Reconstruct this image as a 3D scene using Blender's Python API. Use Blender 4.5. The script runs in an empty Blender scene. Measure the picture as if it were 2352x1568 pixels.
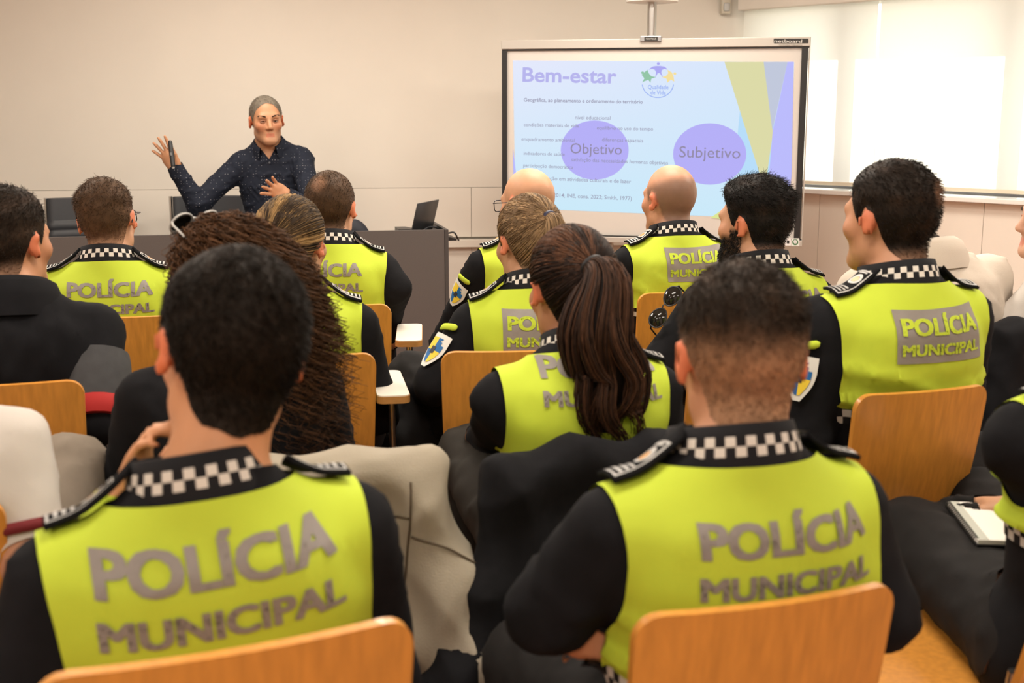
import bpy, bmesh, math, random
import numpy as np
from mathutils import Vector, Matrix
from mathutils.bvhtree import BVHTree

random.seed(7); RNG = np.random.default_rng(7)
scene = bpy.context.scene
COL = scene.collection

# ------------------------------------------------------------------ camera
FPX = 2800.0; CAMH = 1.40
PITCH = math.atan((784 - 262) / FPX)
cam_d = bpy.data.cameras.new('camera')
cam_d.sensor_width = 36.0
cam_d.lens = FPX / 2352 * 36.0
cam_d.clip_start = 0.05; cam_d.clip_end = 100
cam = bpy.data.objects.new('camera', cam_d)
cam.location = (0, 0, CAMH)
cam.rotation_euler = (math.pi / 2 - PITCH, 0, 0)
COL.objects.link(cam); scene.camera = cam
cam_d.dof.use_dof = True
cam_d.dof.focus_distance = 4.2
cam_d.dof.aperture_fstop = 5.0

# ------------------------------------------------------------------ world, sun, lamps, exposure
world = bpy.data.worlds.new('world'); scene.world = world
world.use_nodes = True
bg = world.node_tree.nodes['Background']
bg.inputs[0].default_value = (1.0, 0.965, 0.95, 1); bg.inputs[1].default_value = 3.6

WALL_D = np.array([0.68527, -0.72829]); WALL_N = np.array([-0.72829, -0.68527]); WALL_C = np.array([1.42, 8.24])
sun_d = bpy.data.lights.new('sun', 'SUN'); sun_d.energy = 9.0; sun_d.angle = math.radians(0.8)
sun_d.color = (1.0, 0.95, 0.88)
sun = bpy.data.objects.new('sun', sun_d); COL.objects.link(sun)
_h = WALL_N * 1.0 + WALL_D * 0.30
_sd = Vector((_h[0], _h[1], -0.95)).normalized()
sun.rotation_euler = _sd.to_track_quat('-Z', 'Y').to_euler()

def area(name, loc, sx, sy, power, color):
    l = bpy.data.lights.new(name, 'AREA'); l.shape = 'RECTANGLE'; l.size = sx; l.size_y = sy
    l.energy = power; l.color = color
    o = bpy.data.objects.new(name, l); o.location = loc; COL.objects.link(o); return o
LAMP_SPOTS = [(-2.4, -0.6), (0.0, -0.6), (2.4, -0.6), (-2.4, 2.0), (0.0, 2.0), (2.4, 2.0), (-2.2, 4.4), (0.2, 4.4), (2.2, 4.4), (-1.5, 6.3), (0.6, 6.3)]
CEIL = 2.75
for i, (x, y) in enumerate(LAMP_SPOTS):
    area('ceiling_lamp_light', (x, y, CEIL - 0.055), 1.1, 0.5, (31 if y < 3 else 46) if y < 6 else 30, (1.0, 0.915, 0.80))

vs = scene.view_settings
vs.view_transform = 'Standard'; vs.look = 'None'; vs.exposure = 0.22; vs.gamma = 1.0
vs.use_curve_mapping = False
try:
    cy = scene.cycles
    cy.max_bounces = 5; cy.diffuse_bounces = 3; cy.glossy_bounces = 3; cy.transmission_bounces = 5
    cy.adaptive_threshold = .025; cy.caustics_reflective = False; cy.caustics_refractive = False
except Exception:
    pass

# ------------------------------------------------------------------ helpers
def at(px, py, s):
    """point of the room seen at a place of the photograph, s = pixels per metre there"""
    z = FPX / s; xc = (px - 1176) / FPX * z; yd = (py - 784) / FPX * z
    return np.array([xc, z * math.cos(PITCH) - yd * math.sin(PITCH), CAMH - z * math.sin(PITCH) - yd * math.cos(PITCH)])

def srgb(r, g, b):
    f = lambda c: (c / 255 / 12.92) if c / 255 <= 0.04045 else ((c / 255 + 0.055) / 1.055) ** 2.4
    return (f(r), f(g), f(b))

def link(o, parent=None):
    COL.objects.link(o)
    if parent is not None: o.parent = parent
    return o

def tag(o, label=None, cat=None, group=None, kind=None):
    if label: o['label'] = label
    if cat: o['category'] = cat
    if group: o['group'] = group
    if kind: o['kind'] = kind
    return o

def empty(name, loc=(0, 0, 0), rz=0.0, label=None, cat=None, group=None):
    o = bpy.data.objects.new(name, None); o.location = loc; o.rotation_euler = (0, 0, rz)
    o.empty_display_size = 0.1
    COL.objects.link(o); tag(o, label, cat, group); return o

def mk(name, V, F, mat=None, parent=None, smooth=True, attrs=None):
    me = bpy.data.meshes.new(name)
    V = np.asarray(V, dtype=np.float64)
    if isinstance(F, np.ndarray):
        n, k = F.shape
        me.vertices.add(len(V)); me.vertices.foreach_set('co', V.astype(np.float32).ravel())
        me.loops.add(n * k); me.loops.foreach_set('vertex_index', F.astype(np.int32).ravel())
        me.polygons.add(n); me.polygons.foreach_set('loop_start', np.arange(0, n * k, k, dtype=np.int32))
        me.update(calc_edges=True)
    else:
        me.from_pydata([tuple(v) for v in V], [], [tuple(int(i) for i in f) for f in F])
        me.update()
    if smooth: me.polygons.foreach_set('use_smooth', np.ones(len(me.polygons), dtype=bool))
    if attrs:
        for nm, A in attrs.items():
            A = np.asarray(A, dtype=np.float32)
            if A.ndim == 2 and A.shape[1] == 3 and nm.startswith('Col'):
                a = me.attributes.new(nm, 'FLOAT_COLOR', 'POINT')
                a.data.foreach_set('color', np.hstack([A, np.ones((len(A), 1), np.float32)]).ravel())
            else:
                a = me.attributes.new(nm, 'FLOAT_VECTOR', 'POINT'); a.data.foreach_set('vector', A.ravel())
    me.validate()
    o = bpy.data.objects.new(name, me)
    if mat: me.materials.append(mat)
    return link(o, parent)

class MB:
    """collects boxes, tubes and prisms into one mesh"""
    def __init__(s): s.v = []; s.f = []
    def add(s, V, F):
        b = len(s.v); s.v += [tuple(v) for v in V]; s.f += [tuple(i + b for i in f) for f in F]; return s
    def box(s, lo, hi, M=None, bev=0.0):
        bm = bmesh.new(); bmesh.ops.create_cube(bm, size=1)
        lo = Vector(lo); hi = Vector(hi); c = (lo + hi) / 2; d = hi - lo
        for v in bm.verts: v.co = Vector((v.co.x * d.x + c.x, v.co.y * d.y + c.y, v.co.z * d.z + c.z))
        if bev > 0: bmesh.ops.bevel(bm, geom=list(bm.edges), offset=bev, segments=2, profile=0.5, affect='EDGES')
        if M is not None: bmesh.ops.transform(bm, matrix=M, verts=bm.verts)
        bm.verts.index_update()
        s.add([v.co[:] for v in bm.verts], [[v.index for v in f.verts] for f in bm.faces]); bm.free(); return s
    def tube(s, pts, r, n=10, closed=False):
        P = [np.array(p, float) for p in pts]; m = len(P)
        R = r if hasattr(r, '__len__') else [r] * m
        V = []; F = []; up = None
        for i in range(m):
            a = P[(i - 1) % m] if (closed or i > 0) else P[i]; b = P[(i + 1) % m] if (closed or i < m - 1) else P[i]
            t = b - a; t /= (np.linalg.norm(t) + 1e-9)
            if up is None:
                up = np.array([0, 0, 1.0]) if abs(t[2]) < .9 else np.array([1.0, 0, 0])
            x = np.cross(up, t); x /= (np.linalg.norm(x) + 1e-9); up = np.cross(t, x)
            for k in range(n):
                an = 2 * math.pi * k / n
                V.append(P[i] + R[i] * (math.cos(an) * x + math.sin(an) * up))
        for i in range(m if closed else m - 1):
            j = (i + 1) % m
            for k in range(n):
                F.append((i * n + k, i * n + (k + 1) % n, j * n + (k + 1) % n, j * n + k))
        if not closed:
            F.append(tuple(reversed(range(n)))); F.append(tuple((m - 1) * n + k for k in range(n)))
        return s.add(V, F)
    def prism(s, poly, z0, z1, M=None):
        n = len(poly)
        V = [(x, y, z0) for x, y in poly] + [(x, y, z1) for x, y in poly]
        if M is not None: V = [tuple(M @ Vector(v)) for v in V]
        F = [tuple(reversed(range(n))), tuple(range(n, 2 * n))] + [(i, (i + 1) % n, n + (i + 1) % n, n + i) for i in range(n)]
        return s.add(V, F)
    def build(s, name, mat, parent=None, smooth=False):
        o = mk(name, s.v, s.f, mat, parent, smooth=smooth)
        if smooth:
            try: o.data.set_sharp_from_angle(angle=math.radians(40))
            except Exception: pass
        return o

def smooth_path(pts, n=8):
    """Catmull-Rom through the points"""
    P = [np.array(p, float) for p in pts]; P = [2 * P[0] - P[1]] + P + [2 * P[-1] - P[-2]]
    out = []
    for i in range(1, len(P) - 2):
        a, b, c, d = P[i - 1:i + 3]
        for k in range(n):
            t = k / n
            out.append(.5 * ((2 * b) + (-a + c) * t + (2 * a - 5 * b + 4 * c - d) * t * t + (-a + 3 * b - 3 * c + d) * t ** 3))
    out.append(P[-2]); return out

def rrect(x0, y0, x1, y1, r, n=6):
    out = []
    for cx, cy, a0 in ((x1 - r, y0 + r, -90), (x1 - r, y1 - r, 0), (x0 + r, y1 - r, 90), (x0 + r, y0 + r, 180)):
        for k in range(n + 1):
            a = math.radians(a0 + 90 * k / n); out.append((cx + r * math.cos(a), cy + r * math.sin(a)))
    return out

# ------------------------------------------------------------------ materials
MATS = {}
def mat(name, col, rough=0.6, metal=0.0, noise=0.0, nscale=20.0, bump=0.0, bscale=200.0, stretch=(1, 1, 1), spec=0.5, emit=None, estr=1.0, attr=None, trans=0.0, sss=0.0, coat=0.0):
    if name in MATS: return MATS[name]
    m = bpy.data.materials.new(name); m.use_nodes = True; nt = m.node_tree; N = nt.nodes; L = nt.links
    b = N['Principled BSDF']
    b.inputs['Base Color'].default_value = (*col, 1); b.inputs['Roughness'].default_value = rough
    b.inputs['Metallic'].default_value = metal; b.inputs['Specular IOR Level'].default_value = spec
    if coat: b.inputs['Coat Weight'].default_value = coat
    if sss:
        b.inputs['Subsurface Weight'].default_value = sss; b.inputs['Subsurface Radius'].default_value = (.010, .004, .002)
        b.inputs['Subsurface Scale'].default_value = 1.0
    if trans: b.inputs['Transmission Weight'].default_value = trans
    if emit is not None:
        b.inputs['Emission Color'].default_value = (*emit, 1); b.inputs['Emission Strength'].default_value = estr
    src = None
    if attr:
        a = N.new('ShaderNodeAttribute'); a.attribute_name = attr; src = a.outputs['Color']
    if noise > 0 or bump > 0:
        tc = N.new('ShaderNodeTexCoord'); mp = N.new('ShaderNodeMapping'); mp.inputs['Scale'].default_value = stretch
        L.new(tc.outputs['Object'], mp.inputs['Vector'])
    if noise > 0:
        nz = N.new('ShaderNodeTexNoise'); nz.inputs['Scale'].default_value = nscale; nz.inputs['Detail'].default_value = 5
        L.new(mp.outputs[0], nz.inputs['Vector'])
        mr = N.new('ShaderNodeMapRange'); mr.inputs[1].default_value = .25; mr.inputs[2].default_value = .75
        mr.inputs[3].default_value = 1 - noise; mr.inputs[4].default_value = 1 + noise
        L.new(nz.outputs[0], mr.inputs[0])
        mx = N.new('ShaderNodeMix'); mx.data_type = 'RGBA'; mx.blend_type = 'MULTIPLY'; mx.inputs[0].default_value = 1
        if src is not None: L.new(src, mx.inputs[6])
        else: mx.inputs[6].default_value = (*col, 1)
        L.new(mr.outputs[0], mx.inputs[7]); src = mx.outputs[2]
    if src is not None: L.new(src, b.inputs['Base Color'])
    if bump > 0:
        n2 = N.new('ShaderNodeTexNoise'); n2.inputs['Scale'].default_value = bscale; n2.inputs['Detail'].default_value = 3
        L.new(mp.outputs[0], n2.inputs['Vector'])
        bp = N.new('ShaderNodeBump'); bp.inputs['Strength'].default_value = bump; bp.inputs['Distance'].default_value = .004
        L.new(n2.outputs[0], bp.inputs['Height']); L.new(bp.outputs[0], b.inputs['Normal'])
    MATS[name] = m; return m

def check_mat(name, cell, v0, v1, light, dark):
    """printed chequer band: attribute 'band' holds (length along band, height, 0) in metres"""
    if name in MATS: return MATS[name]
    m = mat(name, dark, .8, spec=.2); nt = m.node_tree; N = nt.nodes; L = nt.links; b = N['Principled BSDF']
    a = N.new('ShaderNodeAttribute'); a.attribute_name = 'band'
    sx = N.new('ShaderNodeSeparateXYZ'); L.new(a.outputs['Vector'], sx.inputs[0])
    def mth(op, x, y):
        n = N.new('ShaderNodeMath'); n.operation = op
        for i, q in enumerate((x, y)):
            if q is None: continue
            if isinstance(q, (int, float)): n.inputs[i].default_value = q
            else: L.new(q, n.inputs[i])
        return n.outputs[0]
    fu = mth('FLOOR', mth('DIVIDE', sx.outputs[0], cell), None)
    fv = mth('FLOOR', mth('DIVIDE', mth('SUBTRACT', sx.outputs[1], v0), cell), None)
    par = mth('FLOORED_MODULO', mth('ADD', fu, fv), 2.0)
    msk = mth('MULTIPLY', mth('GREATER_THAN', sx.outputs[1], v0), mth('LESS_THAN', sx.outputs[1], v1))
    fac = mth('MULTIPLY', par, msk)
    mx = N.new('ShaderNodeMix'); mx.data_type = 'RGBA'
    mx.inputs[6].default_value = (*dark, 1); mx.inputs[7].default_value = (*light, 1)
    L.new(fac, mx.inputs[0]); L.new(mx.outputs[2], b.inputs['Base Color']); return m

def emis(name, col, strength=1.0):
    if name in MATS: return MATS[name]
    m = bpy.data.materials.new(name); m.use_nodes = True; N = m.node_tree.nodes; N.clear()
    e = N.new('ShaderNodeEmission'); e.inputs[0].default_value = (*col, 1); e.inputs[1].default_value = strength
    o = N.new('ShaderNodeOutputMaterial'); m.node_tree.links.new(e.outputs[0], o.inputs[0]); MATS[name] = m; return m

BLACK = srgb(22, 22, 25)
M_wall = mat('wall_paint', (.73, .675, .60), .85, noise=.02, nscale=3)
M_panel = mat('wall_panel', (.76, .70, .62), .6, noise=.015, nscale=4)
M_ceil = mat('ceiling_paint', (.80, .77, .72), .9)
M_carpet = mat('carpet', (.44, .22, .145), .95, noise=.35, nscale=130, bump=.6, bscale=420, stretch=(1, 2.5, 1), spec=.1)
M_wood = mat('beech_ply', (.60, .255, .042), .38, noise=.16, nscale=9, bump=.03, bscale=60, stretch=(9, 9, .7), coat=.15)
M_woodedge = mat('ply_edge', (.42, .21, .06), .5, noise=.15, nscale=30, stretch=(1, 1, 25))
M_lam = mat('white_laminate', (.74, .70, .62), .35)
M_chrome = mat('satin_steel', (.52, .51, .49), .28, 1.0)
M_desk = mat('desk_grey', srgb(78, 73, 71), .55, noise=.08, nscale=180)
M_deskedge = mat('desk_edge', srgb(60, 57, 56), .5)
M_blackpl = mat('black_plastic', (.012, .012, .013), .4)
M_leather = mat('exec_leather', srgb(50, 51, 55), .55, noise=.05, nscale=60, bump=.1, bscale=300)
M_alu = mat('board_aluminium', (.47, .44, .40), .42, .35)
M_board = mat('board_white', (.55, .52, .485), .35)
M_white = mat('white_plastic', (.78, .76, .71), .45)
M_yellow = mat('hi_vis_yellow', (.47, .585, .045), .75, noise=.03, nscale=14, bump=.12, bscale=700, spec=.2)
M_fleece = mat('black_fleece', (.0075, .0075, .009), .9, noise=.2, nscale=30, bump=.15, bscale=900, spec=.15)
M_trouser = mat('black_trouser', (.012, .011, .011), .85, noise=.2, nscale=20, bump=.15, bscale=800, spec=.2)
M_trouser2 = mat('charcoal_trouser', (.030, .027, .023), .85, noise=.1, nscale=20, bump=.15, bscale=800, spec=.2)
M_grey_tr = mat('grey_trouser', (.20, .165, .13), .9, noise=.06, nscale=30, bump=.2, bscale=700, spec=.1)
M_grey = mat('reflective_grey', (.225, .20, .18), .5, noise=.06, nscale=60)
M_epau = mat('epaulette_black', (.008, .008, .009), .9, spec=.1)
M_silver = mat('silver_thread', (.42, .41, .39), .5)
M_gold = mat('gold_thread', (.50, .24, .05), .45)
M_whitec = mat('white_cotton', (.56, .52, .48), .85, bump=.15, bscale=600, noise=.03, nscale=12, spec=.1)
M_cream = mat('cream_fleece', (.60, .53, .45), .9, bump=.2, bscale=600, spec=.1)
M_tan = mat('light_canvas', (.34, .30, .235), .85, noise=.05, nscale=9, bump=.25, bscale=380, spec=.15)
M_navy = mat('navy_shirt', (.009, .012, .022), .8, spec=.2)
M_red = mat('red_rib', (.36, .010, .008), .8)
M_maroon = mat('maroon_rib', (.14, .006, .010), .8)
M_sleeveg = mat('grey_marl_sleeve', (.045, .045, .047), .9, noise=.15, nscale=40)
M_skin = mat('skin', (.5, .28, .18), .5, attr='Col', noise=.05, nscale=45, bump=.06, bscale=500, spec=.4)
M_hair = mat('hair', (.03, .02, .012), .6, attr='Col', noise=.25, nscale=60, spec=.15)
M_shoe = mat('black_shoe', (.008, .008, .008), .25)
M_collar = check_mat('collar_chequer', .0115, .010, .033, (.66, .62, .56), (.010, .010, .012))
M_hem = check_mat('hem_chequer', .0165, .001, .034, (.58, .56, .52), (.010, .010, .012))
M_blue = mat('patch_blue', srgb(20, 100, 165), .6)
M_pyel = mat('patch_yellow', srgb(235, 205, 60), .6)
M_pwhite = mat('patch_white', (.72, .72, .68), .6)
M_bluepen = mat('pen_blue', (.02, .03, .35), .3)
M_eyew = mat('eye_white', (.62, .58, .54), .25)
M_iris = mat('eye_iris', (.02, .011, .007), .15)
M_glass = mat('dark_lens', (.012, .012, .010), .06)
M_paper = mat('paper', (.74, .71, .66), .6)
M_olive = mat('olive_lining', (.11, .105, .045), .7)

# small light dots printed on the navy shirt
def dotted():
    nt = M_navy.node_tree; N = nt.nodes; L = nt.links; b = N['Principled BSDF']
    tc = N.new('ShaderNodeTexCoord'); vo = N.new('ShaderNodeTexVoronoi'); vo.inputs['Scale'].default_value = 72
    vo.inputs['Randomness'].default_value = .25
    L.new(tc.outputs['Object'], vo.inputs['Vector'])
    lt = N.new('ShaderNodeMath'); lt.operation = 'LESS_THAN'; lt.inputs[1].default_value = .15
    L.new(vo.outputs['Distance'], lt.inputs[0])
    mx = N.new('ShaderNodeMix'); mx.data_type = 'RGBA'; mx.inputs[6].default_value = (.009, .012, .022, 1); mx.inputs[7].default_value = (.20, .20, .22, 1)
    L.new(lt.outputs[0], mx.inputs[0]); L.new(mx.outputs[2], b.inputs['Base Color'])
dotted()

# ------------------------------------------------------------------ lettering (flat outlines, cached)
_txt = {}
def text2d(body, bold=0.0, maxlen=0.0):
    """vertices (n,2), triangles; normalised to cap height 1, left edge 0, baseline 0"""
    key = (body, bold, maxlen)
    if key in _txt: return _txt[key]
    cu = bpy.data.curves.new('lettering_tmp', 'FONT'); cu.body = body; cu.size = 1.0; cu.offset = bold; cu.resolution_u = 3
    o = bpy.data.objects.new('lettering_tmp', cu); COL.objects.link(o)
    dg = bpy.context.evaluated_depsgraph_get()
    me = bpy.data.meshes.new_from_object(o.evaluated_get(dg))
    bm = bmesh.new(); bm.from_mesh(me); bmesh.ops.triangulate(bm, faces=bm.faces)
    if maxlen > 0:
        for _ in range(4):
            ee = [e for e in bm.edges if e.calc_length() > maxlen]
            if not ee: break
            bmesh.ops.subdivide_edges(bm, edges=ee, cuts=1); bmesh.ops.triangulate(bm, faces=bm.faces)
    bm.verts.index_update()
    V = np.array([v.co[:2] for v in bm.verts]); F = np.array([[v.index for v in f.verts] for f in bm.faces])
    bm.free(); bpy.data.objects.remove(o); bpy.data.curves.remove(cu); bpy.data.meshes.remove(me)
    V[:, 0] -= V[:, 0].min(); V /= 0.73
    _txt[key] = (V, F); return _txt[key]
for _b in ('POLÍCIA', 'MUNICIPAL'): text2d(_b, .0, .16)

# ================================================================== implicit-surface bodies
def Rx(a): c, s = math.cos(a), math.sin(a); return np.array([[1, 0, 0], [0, c, -s], [0, s, c]])
def Ry(a): c, s = math.cos(a), math.sin(a); return np.array([[c, 0, s], [0, 1, 0], [-s, 0, c]])
def Rz(a): c, s = math.cos(a), math.sin(a); return np.array([[c, -s, 0], [s, c, 0], [0, 0, 1]])
D2R = math.pi / 180
A3 = lambda *v: np.array(v, float)

class Body:
    def __init__(s): s.P = []
    def _add(s, fn, lo, hi, g, k, op): s.P.append((fn, np.array(lo, float), np.array(hi, float), g, k, op))
    def cone(s, a, b, r1, r2, g, k=.03, op='u'):
        a = np.array(a, float); b = np.array(b, float); ab = b - a; L2 = float(ab @ ab) + 1e-12
        def fn(x, y, z):
            px, py, pz = x - a[0], y - a[1], z - a[2]
            t = np.clip((px * ab[0] + py * ab[1] + pz * ab[2]) / L2, 0, 1)
            return np.sqrt((px - t * ab[0]) ** 2 + (py - t * ab[1]) ** 2 + (pz - t * ab[2]) ** 2) - (r1 + (r2 - r1) * t)
        r = max(r1, r2); s._add(fn, np.minimum(a, b) - r, np.maximum(a, b) + r, g, k, op)
    def ell(s, c, r, g, k=.03, R=None, op='u'):
        c = np.array(c, float); r = np.array(r, float); R = np.eye(3) if R is None else R
        def fn(x, y, z):
            px, py, pz = x - c[0], y - c[1], z - c[2]
            l = [R[0, i] * px + R[1, i] * py + R[2, i] * pz for i in range(3)]
            k0 = np.sqrt(sum((l[i] / r[i]) ** 2 for i in range(3))); k1 = np.sqrt(sum((l[i] / r[i] ** 2) ** 2 for i in range(3))) + 1e-9
            return k0 * (k0 - 1) / k1
        e = np.sqrt(((R * r) ** 2).sum(1)); s._add(fn, c - e, c + e, g, k, op)
    def rbox(s, c, h, rad, g, k=.03, R=None, op='u'):
        c = np.array(c, float); h = np.array(h, float); R = np.eye(3) if R is None else R
        def fn(x, y, z):
            px, py, pz = x - c[0], y - c[1], z - c[2]
            q = [np.abs(R[0, i] * px + R[1, i] * py + R[2, i] * pz) - (h[i] - rad) for i in range(3)]
            return np.sqrt(sum(np.maximum(v, 0) ** 2 for v in q)) + np.minimum(np.maximum(np.maximum(q[0], q[1]), q[2]), 0) - rad
        e = np.abs(R) @ h; s._add(fn, c - e, c + e, g, k, op)
    def loft(s, R, o, zt, a, b, cy, g, k=.03, p=2.4):
        """body of elliptical sections along local z"""
        zt, a, b, cy = (np.array(v, float) for v in (zt, a, b, cy))
        def fn(x, y, z):
            px, py, pz = x - o[0], y - o[1], z - o[2]
            lx = R[0, 0] * px + R[1, 0] * py + R[2, 0] * pz; ly = R[0, 1] * px + R[1, 1] * py + R[2, 1] * pz
            lz = R[0, 2] * px + R[1, 2] * py + R[2, 2] * pz
            A = np.interp(lz, zt, a); B = np.interp(lz, zt, b); Y = ly - np.interp(lz, zt, cy)
            rho = ((np.abs(lx) / A) ** p + (np.abs(Y) / B) ** p) ** (1 / p)
            d = (rho - 1) * np.minimum(A, B) * (0.75 + .25 * np.minimum(rho, 1.5))
            return np.maximum(d, np.maximum(lz - zt[-1], zt[0] - lz))
        m = max(a.max(), b.max() + abs(cy).max())
        pts = np.array([o + R @ A3(i * a.max(), j * (b.max() + abs(cy).max()), q) for i in (-1, 1) for j in (-1, 1) for q in (zt[0], zt[-1])])
        s._add(fn, pts.min(0), pts.max(0), g, k, 'u')
    def gdist(s, V, groups):
        x, y, z = V[:, 0], V[:, 1], V[:, 2]; d = np.full(len(V), 9.0)
        for fn, lo, hi, g, k, op in s.P:
            if op == 'u' and g in groups: d = np.minimum(d, fn(x, y, z))
        return d
    def mesh(s, h, zones=()):
        lo = np.min([p[1] for p in s.P if p[5] == 'u'], 0) - .04; hi = np.max([p[2] for p in s.P if p[5] == 'u'], 0) + .04
        ax = []
        for i in range(3):
            v = [lo[i]]
            while v[-1] < hi[i]:
                st = h
                for c, hw, hf in zones:
                    if c[i] - hw[i] - h * .5 <= v[-1] <= c[i] + hw[i]: st = min(st, hf)
                v.append(v[-1] + st)
            ax.append(np.array(v, np.float32))
        V = np.ones([len(a) for a in ax], np.float32)
        for fn, l, u, g, k, op in s.P:
            m = k + .035
            sl = tuple(slice(max(0, np.searchsorted(ax[i], l[i] - m) - 1), np.searchsorted(ax[i], u[i] + m) + 1) for i in range(3))
            x = ax[0][sl[0]][:, None, None]; y = ax[1][sl[1]][None, :, None]; z = ax[2][sl[2]][None, None, :]
            d = fn(x, y, z).astype(np.float32); a = V[sl]
            if op == 'u':
                t = np.clip(.5 + .5 * (a - d) / k, 0, 1); V[sl] = a + (d - a) * t - k * t * (1 - t)
            else:
                d = -d; t = np.clip(.5 - .5 * (a - d) / k, 0, 1); V[sl] = a + (d - a) * t + k * t * (1 - t)
        return surfnets(ax, V)

def surfnets(ax, V):
    xs, ys, zs = ax; ins = V < 0
    c = np.zeros([n - 1 for n in V.shape], np.int8)
    for i in (0, 1):
        for j in (0, 1):
            for k in (0, 1):
                c += ins[i:V.shape[0] - 1 + i, j:V.shape[1] - 1 + j, k:V.shape[2] - 1 + k]
    act = (c > 0) & (c < 8); idx = np.full(c.shape, -1, np.int32); I, J, K = np.nonzero(act); n = len(I)
    idx[I, J, K] = np.arange(n); acc = np.zeros((n, 3)); cnt = np.zeros(n)
    cor = [(i, j, k) for i in (0, 1) for j in (0, 1) for k in (0, 1)]
    for a in cor:
        for b in cor:
            if sum(abs(p - q) for p, q in zip(a, b)) == 1 and a < b:
                va = V[I + a[0], J + a[1], K + a[2]]; vb = V[I + b[0], J + b[1], K + b[2]]
                m = (va < 0) != (vb < 0); t = va[m] / (va[m] - vb[m])
                pa = np.stack([xs[I[m] + a[0]], ys[J[m] + a[1]], zs[K[m] + a[2]]], 1); pb = np.stack([xs[I[m] + b[0]], ys[J[m] + b[1]], zs[K[m] + b[2]]], 1)
                acc[m] += pa + (pb - pa) * t[:, None]; cnt[m] += 1
    P = acc / cnt[:, None]; Q = []
    for axn in range(3):
        u, v = (axn + 1) % 3, (axn + 2) % 3
        A = np.moveaxis(ins, (axn, u, v), (0, 1, 2)); ID = np.moveaxis(idx, (axn, u, v), (0, 1, 2))
        ch = A[:-1, 1:-1, 1:-1] != A[1:, 1:-1, 1:-1]; i, j, k = np.nonzero(ch); j += 1; k += 1
        q = np.stack([ID[i, j - 1, k - 1], ID[i, j, k - 1], ID[i, j, k], ID[i, j - 1, k]], 1)
        inside = A[i, j, k]; q[~inside] = q[~inside][:, ::-1]; Q.append(q)
    Q = np.vstack(Q); Q = Q[(Q >= 0).all(1)]
    return P, Q

def tris(Q): return np.vstack([Q[:, [0, 1, 2]], Q[:, [0, 2, 3]]])
def vnormals(V, F):
    n = np.cross(V[F[:, 1]] - V[F[:, 0]], V[F[:, 2]] - V[F[:, 0]]); N = np.zeros_like(V)
    for i in range(3): np.add.at(N, F[:, i], n)
    return N / (np.linalg.norm(N, axis=1, keepdims=True) + 1e-12)
def relax(V, F, it=2, lam=.5):
    E = np.vstack([F[:, [0, 1]], F[:, [1, 2]], F[:, [2, 0]]])
    for _ in range(it):
        S = np.zeros_like(V); C = np.zeros(len(V))
        np.add.at(S, E[:, 0], V[E[:, 1]]); np.add.at(S, E[:, 1], V[E[:, 0]]); np.add.at(C, E[:, 0], 1); np.add.at(C, E[:, 1], 1)
        V = V + lam * (S / np.maximum(C, 1)[:, None] - V)
    return V

def clip(V, F, f, extra=None):
    """part of a triangle mesh where f > 0, cut cleanly along f = 0"""
    X = V if extra is None else np.hstack([V, extra])
    ins = f > 0; c = ins[F].sum(1); keep = F[c == 3]; new = []; out = []; em = {}; base = len(V)
    def cut(i, j):
        key = (i, j) if i < j else (j, i)
        if key not in em:
            t = f[key[0]] / (f[key[0]] - f[key[1]]); em[key] = base + len(new); new.append(X[key[0]] + t * (X[key[1]] - X[key[0]]))
        return em[key]
    for T in F[(c == 1) | (c == 2)]:
        a, b, d = (int(q) for q in T)
        for _ in range(3):
            if ins[a] and not ins[b] and not ins[d]: out.append((a, cut(a, b), cut(a, d))); break
            if not ins[a] and ins[b] and ins[d]:
                p, q = cut(a, b), cut(a, d); out += [(p, b, d), (p, d, q)]; break
            a, b, d = b, d, a
    G = np.vstack([keep, np.array(out, int).reshape(-1, 3)]) if out else keep
    XX = np.vstack([X, np.array(new)]) if new else X
    u, inv = np.unique(G, return_inverse=True); XX = XX[u]; G = inv.reshape(-1, 3)
    return XX[:, :3], G, XX[:, 3:]

def strands(name, P, rad, mat_, parent, cols, sides=3):
    """P (S,n,3) polylines -> thin tapering tubes, one mesh; cols (S,3)"""
    S, n, _ = P.shape
    T = np.gradient(P, axis=1); T /= np.linalg.norm(T, axis=2, keepdims=True) + 1e-9
    ref = RNG.normal(size=(S, 1, 3)); X = np.cross(T, ref); X /= np.linalg.norm(X, axis=2, keepdims=True) + 1e-9; Y = np.cross(T, X)
    rr = np.asarray(rad); rr = np.broadcast_to(rr.reshape(-1, 1) if rr.ndim else rr, (S, 1)) * np.linspace(1, .25, n)[None, :] ** .7
    V = np.stack([P + rr[..., None] * (math.cos(2 * math.pi * k / sides) * X + math.sin(2 * math.pi * k / sides) * Y) for k in range(sides)], 2)
    V = V.reshape(-1, 3); s0 = (np.arange(S) * n * sides)[:, None, None] + (np.arange(n - 1) * sides)[None, :, None]
    k = np.arange(sides)[None, None, :]; k2 = (k + 1) % sides
    F = np.stack([s0 + k, s0 + k2, s0 + sides + k2, s0 + sides + k], 3).reshape(-1, 4)
    return mk(name, V, F, mat_, parent, attrs={'Col': np.repeat(cols, n * sides, axis=0)})

def sample(V, F, n, w=None):
    a = np.linalg.norm(np.cross(V[F[:, 1]] - V[F[:, 0]], V[F[:, 2]] - V[F[:, 0]]), axis=1)
    if w is not None: a = a * w
    t = RNG.choice(len(F), n, p=a / a.sum()); r = RNG.random((n, 2)); r[r.sum(1) > 1] = 1 - r[r.sum(1) > 1]
    return t, V[F[t, 0]] * (1 - r.sum(1))[:, None] + V[F[t, 1]] * r[:, :1] + V[F[t, 2]] * r[:, 1:]

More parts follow.
